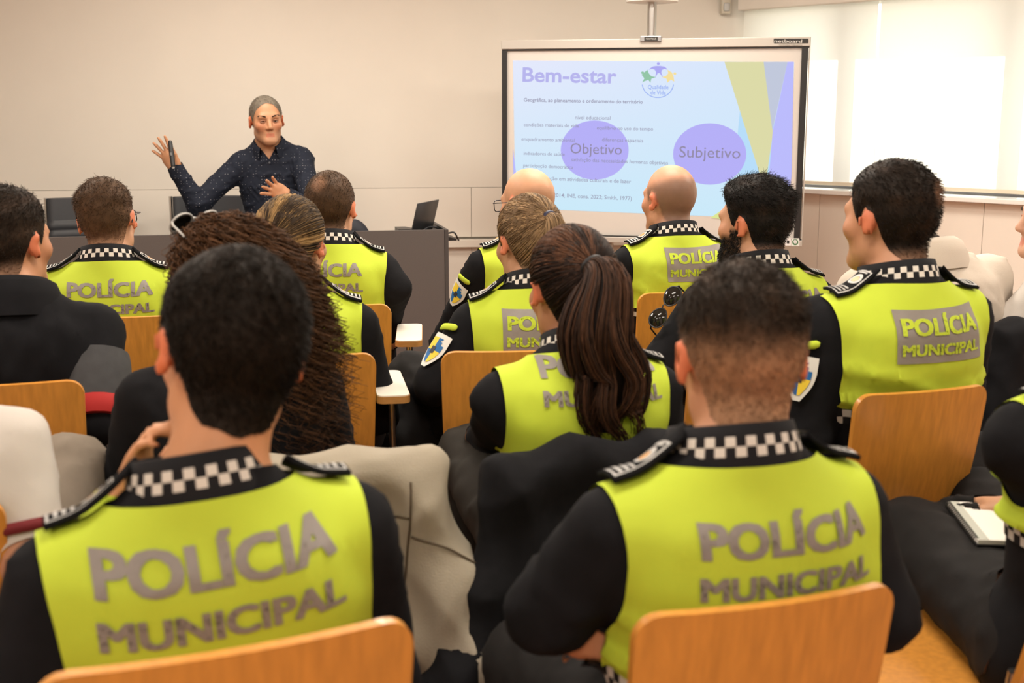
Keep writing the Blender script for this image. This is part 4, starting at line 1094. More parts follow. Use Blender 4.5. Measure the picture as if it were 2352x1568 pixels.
m_bl = mat('label_black', (.015, .014, .013), .4); m_lw = mat('label_white', (.60, .59, .56), .5); m_lg = mat('label_grey', (.12, .11, .10), .5)
def plate(nm, x0, y0, x1, y1, m, off, r=3):
    return flat(nm, list(reversed([(x, y) for x, y in rrect(x0, y0, x1, y1, r, 4)])), m, off)
plate('maker_plate', 1777, 88.5, 1857, 99.5, m_bl, .0232, 2)
ptext('netboard', 1778.5, 98.0, 1842, 98.6, m_lw, .0240, .0, cap_px=8.0)
ptext('WWW.INTERACTIVEBOARDS.EU', 1789, 104.8, 1843, 105.2, m_lg, .0232, 0)
plate('tray_label', 1803, 546.5, 1817, 564, mat('sticker_white', (.66, .66, .66), .5), .0350, 1); plate('tray_label', 1807, 552, 1813, 559, m_bl, .0356, .5)
plate('tray_label', 1818, 547, 1836, 565, mat('sticker_pale', (.62, .66, .62), .5), .0350, 1)
flat('tray_label', [(1826.5 + 7 * math.cos(a), 556 - 7 * math.sin(a)) for a in np.linspace(0, 6.283, 25)[:-1]], mat('sticker_green', srgb(25, 95, 45), .5), .0356)
ptext('e', 1823, 559.5, 1831, 558, mat('sticker_white', (.66, .66, .66), .5), .0362, .03)
u0, z0 = buv(1470, 96, .03); u1, z1 = buv(1519, 83, .03); uc = (u0 + u1) / 2
MB().box((u0, -.035, z0), (u1, .06, z1 + .002), bev=.004).build('clamp', mat('clamp_grey', (.30, .30, .31), .4, .5), brd)
plate('clamp_label', 1480, 84.5, 1511, 94, m_bl, .0362, 1.5); ptext('NAUTILUS', 1484, 90.8, 1507, 90.8, m_lw, .0370, .0)
m = MB(); m.tube([(uc, .02, z1), (uc, .02, CEIL - .02)], .026, 16); m.build('ceiling_pole', M_chrome, brd, True)
m = MB(); m.tube([(uc, .02, buv(1497, 0, -.02)[1] - .012), (uc, .02, buv(1497, 0, -.02)[1] + .03)], [.145, .150], 32); m.build('pole_flange', M_white, brd, True)
uc2 = buv(1396, 580)[0]
m = MB().box((uc2 - .028, .0, .06), (uc2 + .028, .05, zb), bev=.004); m.build('column', M_chrome, brd)
MB().box((uc2 - .062, -.005, zb - .06), (uc2 - .030, .04, zb - .002), bev=.004).build('bracket', M_blackpl, brd)
for dx in (-.32, .32):
    m = MB(); m.tube([(uc2, .03, .07), (uc2 + dx, .30, .03), ], .022, 10); m.build('foot', M_chrome, brd, True)
    m = MB(); m.tube([(uc2, .03, .07), (uc2 + dx, -.20, .03), ], .022, 10); m.build('foot', M_chrome, brd, True)
for k, dx in enumerate((.04, .065)):
    m = MB(); m.tube(smooth_path([(uc2 + .09 + dx, .03, zb), (uc2 + .07 + dx, .0, zb - .06), (uc2 + .02 + dx * .5, .02, zb - .14), (uc2 + .03, .03, zb - .3)], 6), .004, 6); m.build('cable', M_blackpl, brd, True)

# the projected slide: a flat picture of light on the board -----------------
def slide_mat():
    m = bpy.data.materials.new('slide_ground'); m.use_nodes = True; N = m.node_tree.nodes; L = m.node_tree.links; N.clear()
    at_ = N.new('ShaderNodeAttribute'); at_.attribute_name = 'Col'; e = N.new('ShaderNodeEmission'); o = N.new('ShaderNodeOutputMaterial')
    L.new(at_.outputs['Color'], e.inputs[0]); L.new(e.outputs[0], o.inputs[0]); e.inputs[1].default_value = .84; return m
TLs, TRs, BRs, BLs = (1178, 138.5), (1824, 142.5), (1812, 504), (1184, 478)
nx, ny = 16, 10; V = []; C = []
for j in range(ny + 1):
    for i in range(nx + 1):
        s, t_ = i / nx, j / ny
        x = (1 - t_) * ((1 - s) * TLs[0] + s * TRs[0]) + t_ * ((1 - s) * BLs[0] + s * BRs[0]); y = (1 - t_) * ((1 - s) * TLs[1] + s * TRs[1]) + t_ * ((1 - s) * BLs[1] + s * BRs[1])
        u, z = buv(x, y, .0046); V.append((u, -.0046, z))
        a = np.array(srgb(232, 236, 255)); b = np.array(srgb(214, 232, 255)); c_ = np.array(srgb(205, 236, 252))
        C.append(((1 - s) * a + s * b) * (1 - t_) + t_ * c_)
F = [(j * (nx + 1) + i, (j + 1) * (nx + 1) + i, (j + 1) * (nx + 1) + i + 1, j * (nx + 1) + i + 1) for j in range(ny) for i in range(nx)]
sl = mk('projected_slide', V, F, slide_mat(), brd, smooth=False, attrs={'Col': np.array(C)})
E_ = lambda n, r, g, b: emis('slide_' + n, srgb(r, g, b), .84)
s_lil = E_('lilac', 184, 178, 250); s_tit = E_('title', 186, 184, 240); s_yel = E_('yellow', 223, 221, 170); s_yel2 = E_('yellow2', 216, 214, 160); s_gry = E_('greyblue', 196, 203, 222)
s_txt = E_('text', 150, 146, 170); s_txt2 = E_('text_on_lilac', 165, 158, 196); s_cy = E_('cyan', 186, 224, 252); s_lime = E_('lime', 224, 234, 150); s_obj = E_('word', 150, 142, 168)
s_pur = E_('purple', 190, 190, 255); s_lb = E_('pale_line', 200, 222, 246)
def fl(nm, pts, m, off): return flat(nm, pts[::-1] if sum((pts[i][0] - pts[i - 1][0]) * (pts[i][1] + pts[i - 1][1]) for i in range(len(pts))) < 0 else pts, m, off, sl)
fl('slide_shape', [(1701, 240), (1760, 395), (1713, 480), (1690, 350)], s_cy, .0050)
fl('slide_shape', [(1771, 150), (1785, 400), (1760, 470), (1740, 300)], s_cy, .0050)
fl('slide_shape', [(1664, 142), (1755, 142), (1776, 300), (1752, 470), (1745, 400)], s_yel, .0056)
fl('slide_shape', [(1754, 142), (1809, 142), (1774, 300)], s_gry, .0060)
fl('slide_shape', [(1809, 142), (1823, 142), (1818, 400), (1811, 470), (1765, 415), (1775, 300)], s_pur, .0062)
fl('slide_shape', [(1742, 402), (1757, 418), (1750, 440), (1728, 412)], s_lime, .0064)
fl('slide_shape', [(1632, 500), (1655, 484), (1660, 503)], s_lime, .0064)
fl('slide_shape', [(1178, 340), (1185, 395), (1184, 470), (1181, 470)], s_pur, .0060)
def ellipse(cx, cy, rx, ry, n=48): return [(cx + rx * math.cos(a), cy + ry * math.sin(a)) for a in np.linspace(0, 2 * math.pi, n + 1)[:-1]]
fl('slide_ellipse', ellipse(1366, 344.5, 78, 68), s_lil, .0066); fl('slide_ellipse', ellipse(1630, 353.5, 84, 70.5), s_lil, .0066)
T_ = lambda b, x0, y0, x1, y1, m=s_txt, bold=0.0, cap=None: ptext(b, x0, y0, x1, y1, m, .0074, bold, sl, cap)
T_('Bem-estar', 1200, 187, 1416, 191, s_tit, .022, 34)
T_('Geográfica, ao planeamento e ordenamento do território', 1203, 233, 1476, 238, s_txt, .012)
T_('nível educacional', 1321, 273.5, 1402, 275); T_('condições materiais de vida', 1203, 290, 1329, 292.5); T_('equilíbrio no uso do tempo', 1371, 297.5, 1500, 300)
T_('enquadramento ambiental', 1198, 323, 1320, 326); T_('diferenças espaciais', 1383, 324.5, 1477, 327); T_('indicadores de saúde', 1203, 355.5, 1297, 358)
T_('satisfação das necessidades humanas objetivas', 1312, 370, 1534, 378); T_('participação democrática', 1202, 383, 1316, 388); T_('participação em atividades culturais e de lazer', 1222, 412, 1449, 421)
T_('(Easton, 2014; INE, cons. 2022; Smith, 1977)', 1228, 450, 1451, 460, s_txt, .004)
T_('Objetivo', 1310, 352, 1428, 355, s_obj, 0, 25); T_('Subjetivo', 1560, 361, 1700, 364, s_obj, 0, 27)
# the round logo of the slide: three figures and an arc
s_g = E_('logo_green', 150, 200, 170); s_p = E_('logo_purple', 176, 172, 245); s_o = E_('logo_yellow', 248, 226, 160); s_bl = E_('logo_blue', 150, 175, 245)
def logo_fig(cx, cy, hx, hy, m, pts): fl('slide_logo', ellipse(hx, hy, 3.4, 3.2, 16), m, .0072); fl('slide_logo', pts, m, .0072)
logo_fig(0, 0, 1512, 146, s_p, [(1490, 160), (1498, 153), (1506, 151.5), (1517, 151.5), (1527, 153), (1534, 160), (1526, 158), (1520, 161), (1519, 167), (1523, 178), (1515, 168), (1511, 168), (1505, 178), (1507, 166), (1504, 160), (1498, 158)])
logo_fig(0, 0, 1476, 167, s_g, [(1474, 172), (1480, 166), (1487, 160), (1490, 168), (1496, 175), (1507, 177), (1496, 181), (1494, 190), (1489, 183), (1475, 189), (1480, 180)])
logo_fig(0, 0, 1550, 169, s_o, [(1533, 160), (1543, 166), (1547, 175), (1549, 188), (1541, 183), (1533, 190), (1531, 181), (1520, 177), (1530, 174), (1535, 168)])
ar = [(1511 + 37 * math.cos(a), 190 + 35 * math.sin(a)) for a in np.linspace(.12, math.pi - .12, 25)]; ar2 = [(1511 + 35.2 * math.cos(a), 190 + 33.2 * math.sin(a)) for a in np.linspace(.12, math.pi - .12, 25)]
P = [buv(x, y, .0072) for x, y in ar] + [buv(x, y, .0072) for x, y in ar2]; mk('slide_logo', [(u, -.0072, z) for u, z in P], [(i, i + 1, 26 + i, 25 + i) for i in range(24)], s_bl, sl, smooth=False)
T_('Qualidade', 1488, 204, 1535, 204.5, s_bl, .01, 9.5); T_('de Vida', 1494, 216.5, 1529, 217, s_bl, .01, 9.5)

# ================================================================== chairs of the audience
def sheet(rows, th, nrm):
    """closed thin plate from a grid of points rows[j][i]; nrm(p) thickness direction"""
    nj, ni = len(rows), len(rows[0]); A = [p for r in rows for p in r]; Bv = [np.array(p) + th * np.array(nrm) for p in A]; V = list(A) + list(Bv); m = nj * ni; F = []
    for j in range(nj - 1):
        for i in range(ni - 1):
            a, b, c, d = j * ni + i, j * ni + i + 1, (j + 1) * ni + i + 1, (j + 1) * ni + i; F += [(a, b, c, d), (m + d, m + c, m + b, m + a)]
    rim = [i for i in range(ni)] + [j * ni + ni - 1 for j in range(1, nj)] + [(nj - 1) * ni + i for i in range(ni - 2, -1, -1)] + [j * ni for j in range(nj - 2, 0, -1)]
    for k in range(len(rim)): a, b = rim[k], rim[(k + 1) % len(rim)]; F.append((b, a, m + a, m + b))
    return V, F
def hw_round(t, L, W, r):
    d = min(t, L - t); return W if d >= r else W - r + math.sqrt(max(0, r * r - (r - d) ** 2))
CH_TOP = .83
def chair_meshes():
    out = {}
    ts = sorted(set([0, .002, .006, .012, .02, .03, .04] + list(np.linspace(.05, .35, 9)) + [.36, .37, .38, .388, .394, .398, .40])); L = .40; rows = []
    for t in ts:
        z = CH_TOP - t * .985; w = hw_round(t, L, .192 - .012 * (t / L), .036)
        yb = -.262 + .055 * (t / L) + .045 * (t / L) ** 3
        rows.append([np.array([x, yb + .55 * x * x, z]) for x in np.linspace(-w, w, 15)])
    out['backrest'] = sheet(rows, .013, (0, 1, .1)); rows = []
    for t in sorted(set([0, .003, .01, .02, .035, .05] + list(np.linspace(.06, .37, 8)) + [.39, .405, .42, .43, .437, .44])):
        y = .235 - t; w = hw_round(t, .44, .205 - .015 * (t / .44), .05); z = .445 - .035 * max(0, (.06 - t) / .06) ** 2 + .02 * max(0, (t - .36) / .08) ** 2
        rows.append([np.array([x, y, z + .35 * x * x * (.5 + .5 * min(1, t / .2))]) for x in np.linspace(-w, w, 13)])
    out['seat'] = sheet(rows, -.013, (0, 0, 1)); return out
CHM = {k: mk('tmp', np.array(V), F, M_wood).data for k, (V, F) in chair_meshes().items()}
for o in [o for o in bpy.data.objects if o.name.startswith('tmp')]: bpy.data.objects.remove(o)
for k, me in CHM.items():
    me.name = k
    try: me.set_sharp_from_angle(angle=math.radians(45))
    except Exception: pass
def tube_mesh(nm, pts, r, m):
    b = MB(); b.tube(pts, r, 10); o = b.build(nm, m, None, True); me = o.data; bpy.data.objects.remove(o); return me
LEGM = {}
for sx in (-1, 1):
    LEGM['f', sx] = tube_mesh('leg', smooth_path([(sx * .205, .24, .012), (sx * .205, .20, .25), (sx * .195, .16, .405), (sx * .15, .12, .425)], 5), .011, M_chrome)
    LEGM['r', sx] = tube_mesh('leg', smooth_path([(sx * .205, -.27, .012), (sx * .205, -.20, .25), (sx * .195, -.13, .405), (sx * .15, -.09, .425)], 5), .011, M_chrome)
    LEGM['b', sx] = tube_mesh('back_strut', smooth_path([(sx * .13, .0, .425), (sx * .14, -.10, .422), (sx * .145, -.148, .46), (sx * .148, -.165, .56)], 5), .010, M_chrome)
ARMM = {}
_b = MB().prism(list(reversed(rrect(-.045, -.135, .045, .185, .022, 5))), .676, .694); _o = _b.build('armrest', M_woodedge); ARMM['board'] = _o.data; bpy.data.objects.remove(_o)
_b = MB().prism(list(reversed(rrect(-.0435, -.1335, .0435, .1835, .021, 5))), .694, .697); _o = _b.build('armrest_top', M_lam); ARMM['top'] = _o.data; bpy.data.objects.remove(_o)
ARMM['post'] = tube_mesh('armrest_post', smooth_path([(0, 0, .676), (0, .0, .45), (-.01, .0, .35), (-.03, .02, .24)], 5), .010, M_chrome)
def chair(loc, rz, label, sx_=1.0, arm=False, sz=1.0, group='beech plywood chairs of the audience'):
    e = empty('wooden_chair', (loc[0], loc[1], 0), rz, label, 'chair', group); e.scale = (sx_, 1, sz)
    for k in ('backrest', 'seat'): o = bpy.data.objects.new(k, CHM[k]); link(o, e)
    for (k, s_), me in LEGM.items(): link(bpy.data.objects.new('leg' if k in 'fr' else 'back_strut', me), e)
    if arm:
        b = bpy.data.objects.new('armrest', ARMM['board']); b.location = (.243, 0, 0); link(b, e); t = bpy.data.objects.new('armrest_top', ARMM['top']); link(t, b)
        for y in (-.06, .10):
            p = bpy.data.objects.new('armrest_post', ARMM['post']); p.location = (.243, y, 0); link(p, e)
    return e
def chair_px(px, py, s, yaw, label, **k):
    """chair whose middle of the backrest's top edge stands at a point of the photograph"""
    P = at(px, py, s); r = yaw * D2R; off = Rz(r) @ A3(0, -.225, 0)
    return chair((P[0] - off[0], P[1] - off[1]), r, label, **k)

# ================================================================== people and their chairs
DK = (.016, .010, .006)
def hr(kind='short', **k): d = dict(kind=kind, col=DK); d.update(k); return d

PPL = {}
def P_(key, *a, **k): PPL[key] = person(*a, **k); return PPL[key]

# back rows first -----------------------------------------------------------
P_('speaker', 'man in a navy dotted shirt speaking behind the desk with one arm raised', (612, 279, 411), 188, roll=5, lean=0, shoulder=-.008, hyaw=200, hpitch=2, hroll=3, sc=1.10, outfit='shirt', shirt_mat=M_navy,
   skin=(.47, .235, .125), hair=hr(col=(.16, .135, .105), top=.006, side=.004, n=3500, recede=.020, slen=.7, stubble=.0, beard=.16), fine_hands=True, bw=.98,
   arms=[((722, 486, 420), (663, 452, 432)), ((455, 470, 414), (407, 392, 418))],
   hands=[dict(to=(612, 425, 440), thumb=(-.5, -.2, -1), palm=(-.5, -.6, .45), curl=.35, spread=.22, th=.9),
          dict(to=(372, 338, 419), thumb=(.8, -.25, .55), palm=(.2, -1, .1), curl=.18, spread=.26, th=.45)], zh=.54)
P_('F', 'officer with short brown faded hair and glasses in the front row, far left', (247, 509, 757), 12, lean=-2, hyaw=2, hroll=-6, hair=hr(col=(.070, .038, .019), top=.012, side=.003, fade=(-.08, .01, .65), n=3500, stubble=.3), epau='both', tdx=.012)
P_('G', 'officer with cropped brown hair in the front row, right of the speaker', (760, 480, 690), 6, lean=-1, hyaw=-8, hair=hr(col=(.060, .033, .017), top=.005, side=.004, fade=(-.09, -.03, .5), n=3000, stubble=.5, spot=(-.012, .085, .03)), tdx=-.02, arms=[None, ((905, 660, 690), (890, 760, 660))])
P_('J', 'bald officer with glasses in the front row before the whiteboard', (1212, 470, 668), 14, lean=-2, hyaw=42, hpitch=6, skin=(.55, .29, .17), hair=dict(kind='bald', col=(.03, .02, .015), stubble=.25, baldtop=.02), plate=True, text=False, arms=[((1022, 790, 640), (1035, 905, 600)), None], patch=True)
P_('L', 'bald officer with shaved stubble in the front row under the slide', (1537, 462, 672), 17, lean=-2, hyaw=30, skin=(.50, .25, .15), hair=dict(kind='bald', col=(.05, .04, .035), stubble=.62, baldtop=.055), plate=True, patch=True, panel_h=.245, text_dz=.012, arms=[((1440, 800, 660), (1450, 860, 600)), None], tdx=.035)
P_('O', 'seated person in a cream fleece, head hidden behind the broad officer', (2050, 490, 800), 18, hx=-.085, lean=0, roll=-3, hyaw=30, outfit='hoodie', shirt_mat=M_cream, bw=1.26, hair=hr(col=(.03, .018, .01), top=.015, n=900), zh=.50)
P_('P', 'blonde woman in a white shirt at the right edge, face turned left', (2428, 505, 780), 52, lean=-12, hyaw=84, fem=True, outfit='jacket', shirt_mat=M_whitec, skin=(.58, .33, .22), hair=hr('tail', col=(.20, .12, .06), col2=(.42, .28, .14), tie=(0, -.10, .02), path=[(0, -.11, .02), (-.02, -.12, -.05), (-.05, -.07, -.13), (-.06, .02, -.22)], rads=[.02, .028, .024, .008], ns=250, n=1500, top=.010, side=.007), arms=[((2325, 745, 800), (2295, 770, 760)), None], bw=1.08)
P_('H', 'young man in a black hoodie at the left edge', (22, 560, 985), 16, lean=0, hyaw=-16, outfit='hoodie', bw=1.08, skin=(.48, .23, .12), hair=hr(col=(.022, .014, .009), top=.014, side=.004, fade=(-.08, -.02, .6), n=4500, stubble=.3), arms=[None, ((222, 965, 1000), (200, 930, 900))])
P_('E', 'woman officer with streaked blonde hair tied low, behind the curly-haired woman', (672, 565, 890), 10, lean=0, hyaw=-14, fem=True, hair=hr('bun', col=(.035, .022, .013), col2=(.36, .22, .09), tie=(-.012, -.112, .012), streak=7, path=[(-.012, -.112, .012), (-.014, -.135, .0), (-.016, -.135, -.04), (-.014, -.12, -.085)], rads=[.018, .024, .020, .006], ns=260, n=2700, top=.010, side=.008, wave=.002), text=False, tab=False)
P_('K', 'blonde woman officer with a high ponytail and crossed legs', (1215, 560, 865), 8, lean=1, hyaw=26, hpitch=8, fem=True, plate=True, patch=True, tdx=.02, hair=hr('tail', col=(.13, .080, .042), col2=(.36, .235, .125), tie=(.010, -.098, .060), streak=12, path=[(.010, -.100, .060), (.012, -.135, .040), (.0, -.140, -.05), (-.012, -.115, -.16), (-.015, -.095, -.23)], rads=[.016, .026, .028, .020, .006], ns=420, n=3000, top=.009, side=.007, tiec='blue', wave=.004),
   arms=[((1000, 880, 880), (985, 905, 800)), None], legs=dict(kn=[(948, 868, 800), (1010, 900, 780)], an=[(975, 1120, 850), (925, 1020, 840)], toe=[None, (-.6, .2, -.1)]))
P_('M', 'officer with a black quiff and beard beside the right side of the whiteboard', (1732, 517, 828), 16, lean=-2, hyaw=46, skin=(.50, .26, .15), tdx=.03, tab=False, hair=hr(col=(.010, .008, .007), top=.018, side=.005, quiff=.016, n=4500, fade=(-.085, -.035, .45), beard=.85, mess=.4),
   arms=[((1515, 845, 850), (1600, 900, 800)), None])
P_('C', 'woman officer with a long wavy dark ponytail, black jacket hung behind her', (1312, 668, 1140), 14, lean=4, hyaw=20, hpitch=6, fem=True, epau='none_', tab=False, panel_h=.35, tdx=.02, hem=False, text_dz=.05, skin=(.47, .22, .12), hair=hr('tail', col=(.014, .008, .006), col2=(.095, .042, .022), tie=(.0, -.112, .050), streak=6, path=[(.0, -.108, .050), (.005, -.150, .020), (-.014, -.162, -.07), (.012, -.148, -.15), (-.014, -.140, -.22), (.018, -.130, -.29), (.0, -.12, -.35)], rads=[.020, .048, .070, .074, .070, .052, .012], ns=900, n=2700, top=.010, side=.007, tiec='black', wave=.026, wfreq=11, rad=.0012),
   arms=[((1150, 965, 1120), (1120, 1000, 980)), None], legs=dict(kn=[(1075, 1050, 960), None]), trouser=M_trouser2)
P_('D', 'woman with long curly brown hair, sunglasses pushed up on her head', (520, 660, 1185), 16, lean=0, hyaw=62, fem=True, outfit='jacket', skin=(.55, .29, .19), hair=hr('curly', col=(.030, .014, .006), col2=(.105, .045, .017), n=2000, top=.018, side=.008, freq=150, len=(.10, .33), drift=(.11, -.02, 0), out=.014, wide=.012))
P_('N', 'broad officer with short dark hair seated upright at the right', (2042, 506, 1035), 20, lean=-4, hyaw=34, hpitch=2, bw=1.10, headw=1.06, plate=True, patch=True, neck=.108, panel_h=.275, skin=(.50, .25, .145), tdx=.02, hair=hr(col=(.014, .009, .006), top=.012, side=.006, n=4200, stubble=.6, spot=(.03, .055, .032), fade=(-.09, -.05, .5)),
   arms=[((1846, 1010, 1050), (1880, 1060, 900)), None], legs=dict(kn=[None, (2400, 1040, 930)], an=[None, (2420, 1300, 950)]))
P_('A', 'officer in the foreground at the left with thick dark hair, hand on his chin', (528, 818, 1880), 22, hx=.050, sc=1.0, tw=.27, bw=1.03, lean=-3, hyaw=26, hroll=9, hpitch=10, skin=(.58, .27, .13), tab=False, hair=hr(col=(.017, .0115, .0075), top=.012, side=.008, n=8000, mess=.16, slen=.8, flow=3.0, rad=.0008, lump=32, lumpa=.16, nape=-.012, stubble=.7), epau='both', headw=1.02, neck=.122, text_dz=.012, panel_h=.33, roll=-4, ey=.014,
   arms=[((60, 1640, 2000), (285, 1180, 1800)), None], hands=[dict(to=(330, 1000, 1820), thumb=(.2, 1, .3), palm=(1, .1, .2), curl=1.0, spread=.03, sc=.85), None], tdx=.0)
P_('B', 'officer in the foreground at the right with a skin-fade haircut', (1700, 825, 1735), 18, hx=.03, lean=-3, hyaw=6, hpitch=6, skin=(.55, .26, .14), tab=False, bw=1.0, hair=hr(col=(.026, .017, .011), top=.010, side=.003, n=6000, fade=(-.01, .055, .97), mess=.3, skin=(.50, .27, .15), stubble=.12), epau='both', tdx=.02, ey=.014,
   arms=[((1262, 1400, 1760), (1450, 1420, 1560)), ((2010, 1400, 1700), (1480, 1450, 1720))], hands=[None, dict(sc=.82, to=(1370, 1466, 1750), thumb=(0, .2, 1), palm=(0, 1, 0), curl=.9, spread=.04)])
P_('I', 'person in a white T-shirt and grey trousers cut off by the left edge', (-275, 735, 1480), 18, lean=0, hyaw=10, outfit='tshirt', shirt_mat=M_whitec, trouser=M_grey_tr, skin=(.50, .25, .15), hair=hr(col=(.02, .012, .008), top=.015, n=900), arms=[None, ((70, 1275, 1460), (40, 1330, 1250))], legs=dict(kn=[None, (160, 1092, 1180)]), bw=1.05)
P_('Q', 'officer with a notebook on the lap, cut off by the right edge', (2548, 700, 1420), 14, lean=-2, hyaw=30, hair=hr(col=(.02, .012, .008), top=.012, n=900), tab=False, text=False, patch=False, panel_h=.245, legs=dict(kn=[(.82, 2.40, .545), (1.04, 2.60, .55)], an=[(.86, 2.34, .10), (1.05, 2.56, .10)]), arms=[((1.14, 2.06, .93), (1.16, 2.28, .82)), None], bw=1.05)
for k in ('speaker', 'P'): face_details(PPL[k], (.04, .032, .025) if k == 'speaker' else (.08, .05, .03), look=.0)
glasses(PPL['J'], mat('glasses_dark', (.02, .022, .03), .3)); glasses(PPL['F'], mat('glasses_dark', (.02, .022, .03), .3))

# chairs --------------------------------------------------------------------
chair_px(530, 1478, 2260, 23, 'beech chair of the foreground officer at the left', sx_=1.0, sz=1.055)
chair_px(1756, 1362, 1900, 18, 'beech chair of the foreground officer with the skin fade', sx_=.92)
chair_px(2112, 903, 1085, 19, 'beech chair of the broad officer at the right', sx_=.86, arm=True)
chair_px(1190, 802, 931, 6, 'beech chair of the blonde officer with the ponytail')
chair_px(1375, 985, 1240, 12, 'beech chair under the black jacket', sz=.945)
chair_px(730, 1020, 1290, 16, 'beech chair under the light canvas jacket', sz=.96)
chair_px(690, 822, 950, 10, 'beech chair of the streaked-blonde officer', sx_=.95, arm=True)
chair_px(300, 724, 798, 12, 'beech chair of the officer with glasses at the far left')
chair_px(762, 700, 752, 4, 'beech chair of the cropped-haired officer by the desk end', sx_=.95, arm=True)
chair_px(-22, 880, 1065, 15, 'beech chair of the young man in the black hoodie', arm=True)
chair_px(1225, 700, 735, 12, 'beech chair of the bald officer with glasses')
chair_px(1590, 668, 700, 14, 'beech chair of the bald officer under the slide')
chair_px(1740, 765, 880, 14, 'beech chair of the bearded officer')
chair_px(2035, 650, 690, 16, 'beech chair of the person in the cream fleece', arm=True)
chair_px(2400, 705, 830, 20, 'beech chair under the black jacket with olive lining at the right edge')
chair_px(-312, 1130, 1560, 17, 'beech chair of the person in the white T-shirt')
chair_px(2560, 1120, 1500, 40, 'beech chair of the officer with the notebook')

# ================================================================== jackets hung on chairs, small things
def chair_frame(px, py, s, yaw):
    P = at(px, py, s); r = yaw * D2R; off = Rz(r) @ A3(0, -.225, 0); return (P[0] - off[0], P[1] - off[1], 0), r
def jacket(loc, r, label, prims, m, seed, part='shell', h=.011, amp=.010, dz=0.0):
    e = empty('jacket', (loc[0], loc[1], dz), r, label, 'jacket'); B = Body()
    for p in prims:
        if p[0] == 'c': B.cone(p[1], p[2], p[3], p[4], 'j', p[5] if len(p) > 5 else .05)
        if p[0] == 'b': B.rbox(p[1], p[2], p[3], 'j', .05, Rx(p[4] if len(p) > 4 else 0))
        if p[0] == 'e': B.ell(p[1], p[2], 'j', .05)
    V, Q = B.mesh(h); F = tris(Q); N = vnormals(V, F)
    r1 = 1 - 2 * np.abs(np.sin(V[:, 0] * 17 + 1.6 * np.sin(V[:, 2] * 9 + seed) + 6 * V[:, 1] - 5 * V[:, 2])); r2 = 1 - 2 * np.abs(np.sin(V[:, 0] * 9 + V[:, 2] * 21 + 2 * np.sin(V[:, 0] * 13 + seed)))
    w = .55 * r1 + .35 * r2 + .6 * wob(V, seed, 16)
    V = V + N * (amp * np.clip(w, -.9, 1.2))[:, None]
    mk(part, V, Q, m, e); return e, V, F
# light canvas jacket
loc, r = chair_frame(730, 1020, 1290, 16)
e, JV, JF = jacket(loc, r, 'light beige canvas jacket hung over the chair of the curly-haired woman', [
    ('b', (.0, -.250, .60), (.205, .050, .245), .05, -.10), ('c', (-.18, -.262, .800), (.185, -.262, .815), .032, .030),
    ('c', (.170, -.27, .79), (.27, -.34, .44), .040, .072), ('c', (.27, -.34, .44), (.215, -.33, .18), .072, .050), ('c', (-.165, -.27, .79), (-.25, -.31, .45), .05, .07), ('b', (.02, -.27, .40), (.22, .055, .12), .05)], M_tan, 3, dz=-.035)
jb = BVHTree.FromPolygons([tuple(v) for v in JV], [tuple(int(i) for i in f) for f in JF])
def on_j(x, z):
    c = cast(jb, (x, -.9, z), (0, 1, 0)); return None if c is None else c[0] + c[1] * .0015
for pts in ([(.150, .80), (.146, .70), (.138, .60), (.13, .50), (.125, .40)], [(.145, .735), (.05, .725), (-.05, .722), (-.15, .72)], [(.15, .70), (.21, .68), (.27, .64)]):
    P = [q for q in (on_j(*p) for p in smooth_path([(a, b, 0) for a, b in pts], 6)) ] if False else [q for q in (on_j(float(p[0]), float(p[1])) for p in smooth_path([(a, b, 0) for a, b in pts], 6)) if q is not None]
    if len(P) > 3: b = MB(); b.tube(P, .0022, 6); b.build('seam', mat('seam_brown', (.09, .065, .04), .8), e, True)
# black police jacket on the chair of the dark-haired woman
loc, r = chair_frame(1375, 985, 1240, 12)
e, JV, JF = jacket(loc, r, 'black uniform jacket hung over the chair of the dark-haired woman', [
    ('b', (.02, -.245, .585), (.235, .055, .265), .055, -.08), ('c', (-.17, -.255, .805), (.24, -.25, .82), .042, .05),
    ('c', (-.17, -.27, .78), (-.29, -.33, .44), .04, .060), ('c', (-.29, -.33, .44), (-.20, -.36, .16), .060, .05), ('c', (.2, -.26, .80), (.28, -.30, .42), .05, .07), ('b', (.0, -.28, .36), (.24, .06, .14), .055)], M_fleece, 5, amp=.018, dz=-.048)
jb = BVHTree.FromPolygons([tuple(v) for v in JV], [tuple(int(i) for i in f) for f in JF])
v, f = gridpoly(.055, .800, .118, .817, 6, 2); v[:, 1] += (v[:, 0] - .055) * .06
jj = lambda nm, v, f, m, off: conform(nm, v, f, lambda u, w: cast(jb, (u, -.9, w), (0, 1, 0)), lambda *p: A3(*p), None, off, m, e)
jj('brand_tag', v, f, mat('tag_navy', (.02, .03, .10), .5), .002)
V_, F_ = text2d('l', 0); v, f = gridpoly(.058, .803, .063, .816, 1, 2); jj('tag_mark', v, f, M_pwhite, .003); v, f = gridpoly(.070, .8045, .114, .808, 4, 1); v[:, 1] += (v[:, 0] - .055) * .06; jj('tag_mark', v, f, M_pwhite, .003)
v = np.array([(-.19, .565), (-.155, .615), (-.125, .645), (-.115, .640), (-.135, .600), (-.17, .560)]); jj('hi_vis_trim', v, [(0, 1, 5), (1, 4, 5), (1, 2, 4), (2, 3, 4)], M_yellow, .004)
v = np.array([(-.20, .450), (-.17, .485), (-.150, .502), (-.165, .470), (-.195, .443)]); jj('hi_vis_trim', v, [(0, 1, 4), (1, 3, 4), (1, 2, 3)], M_yellow, .004)
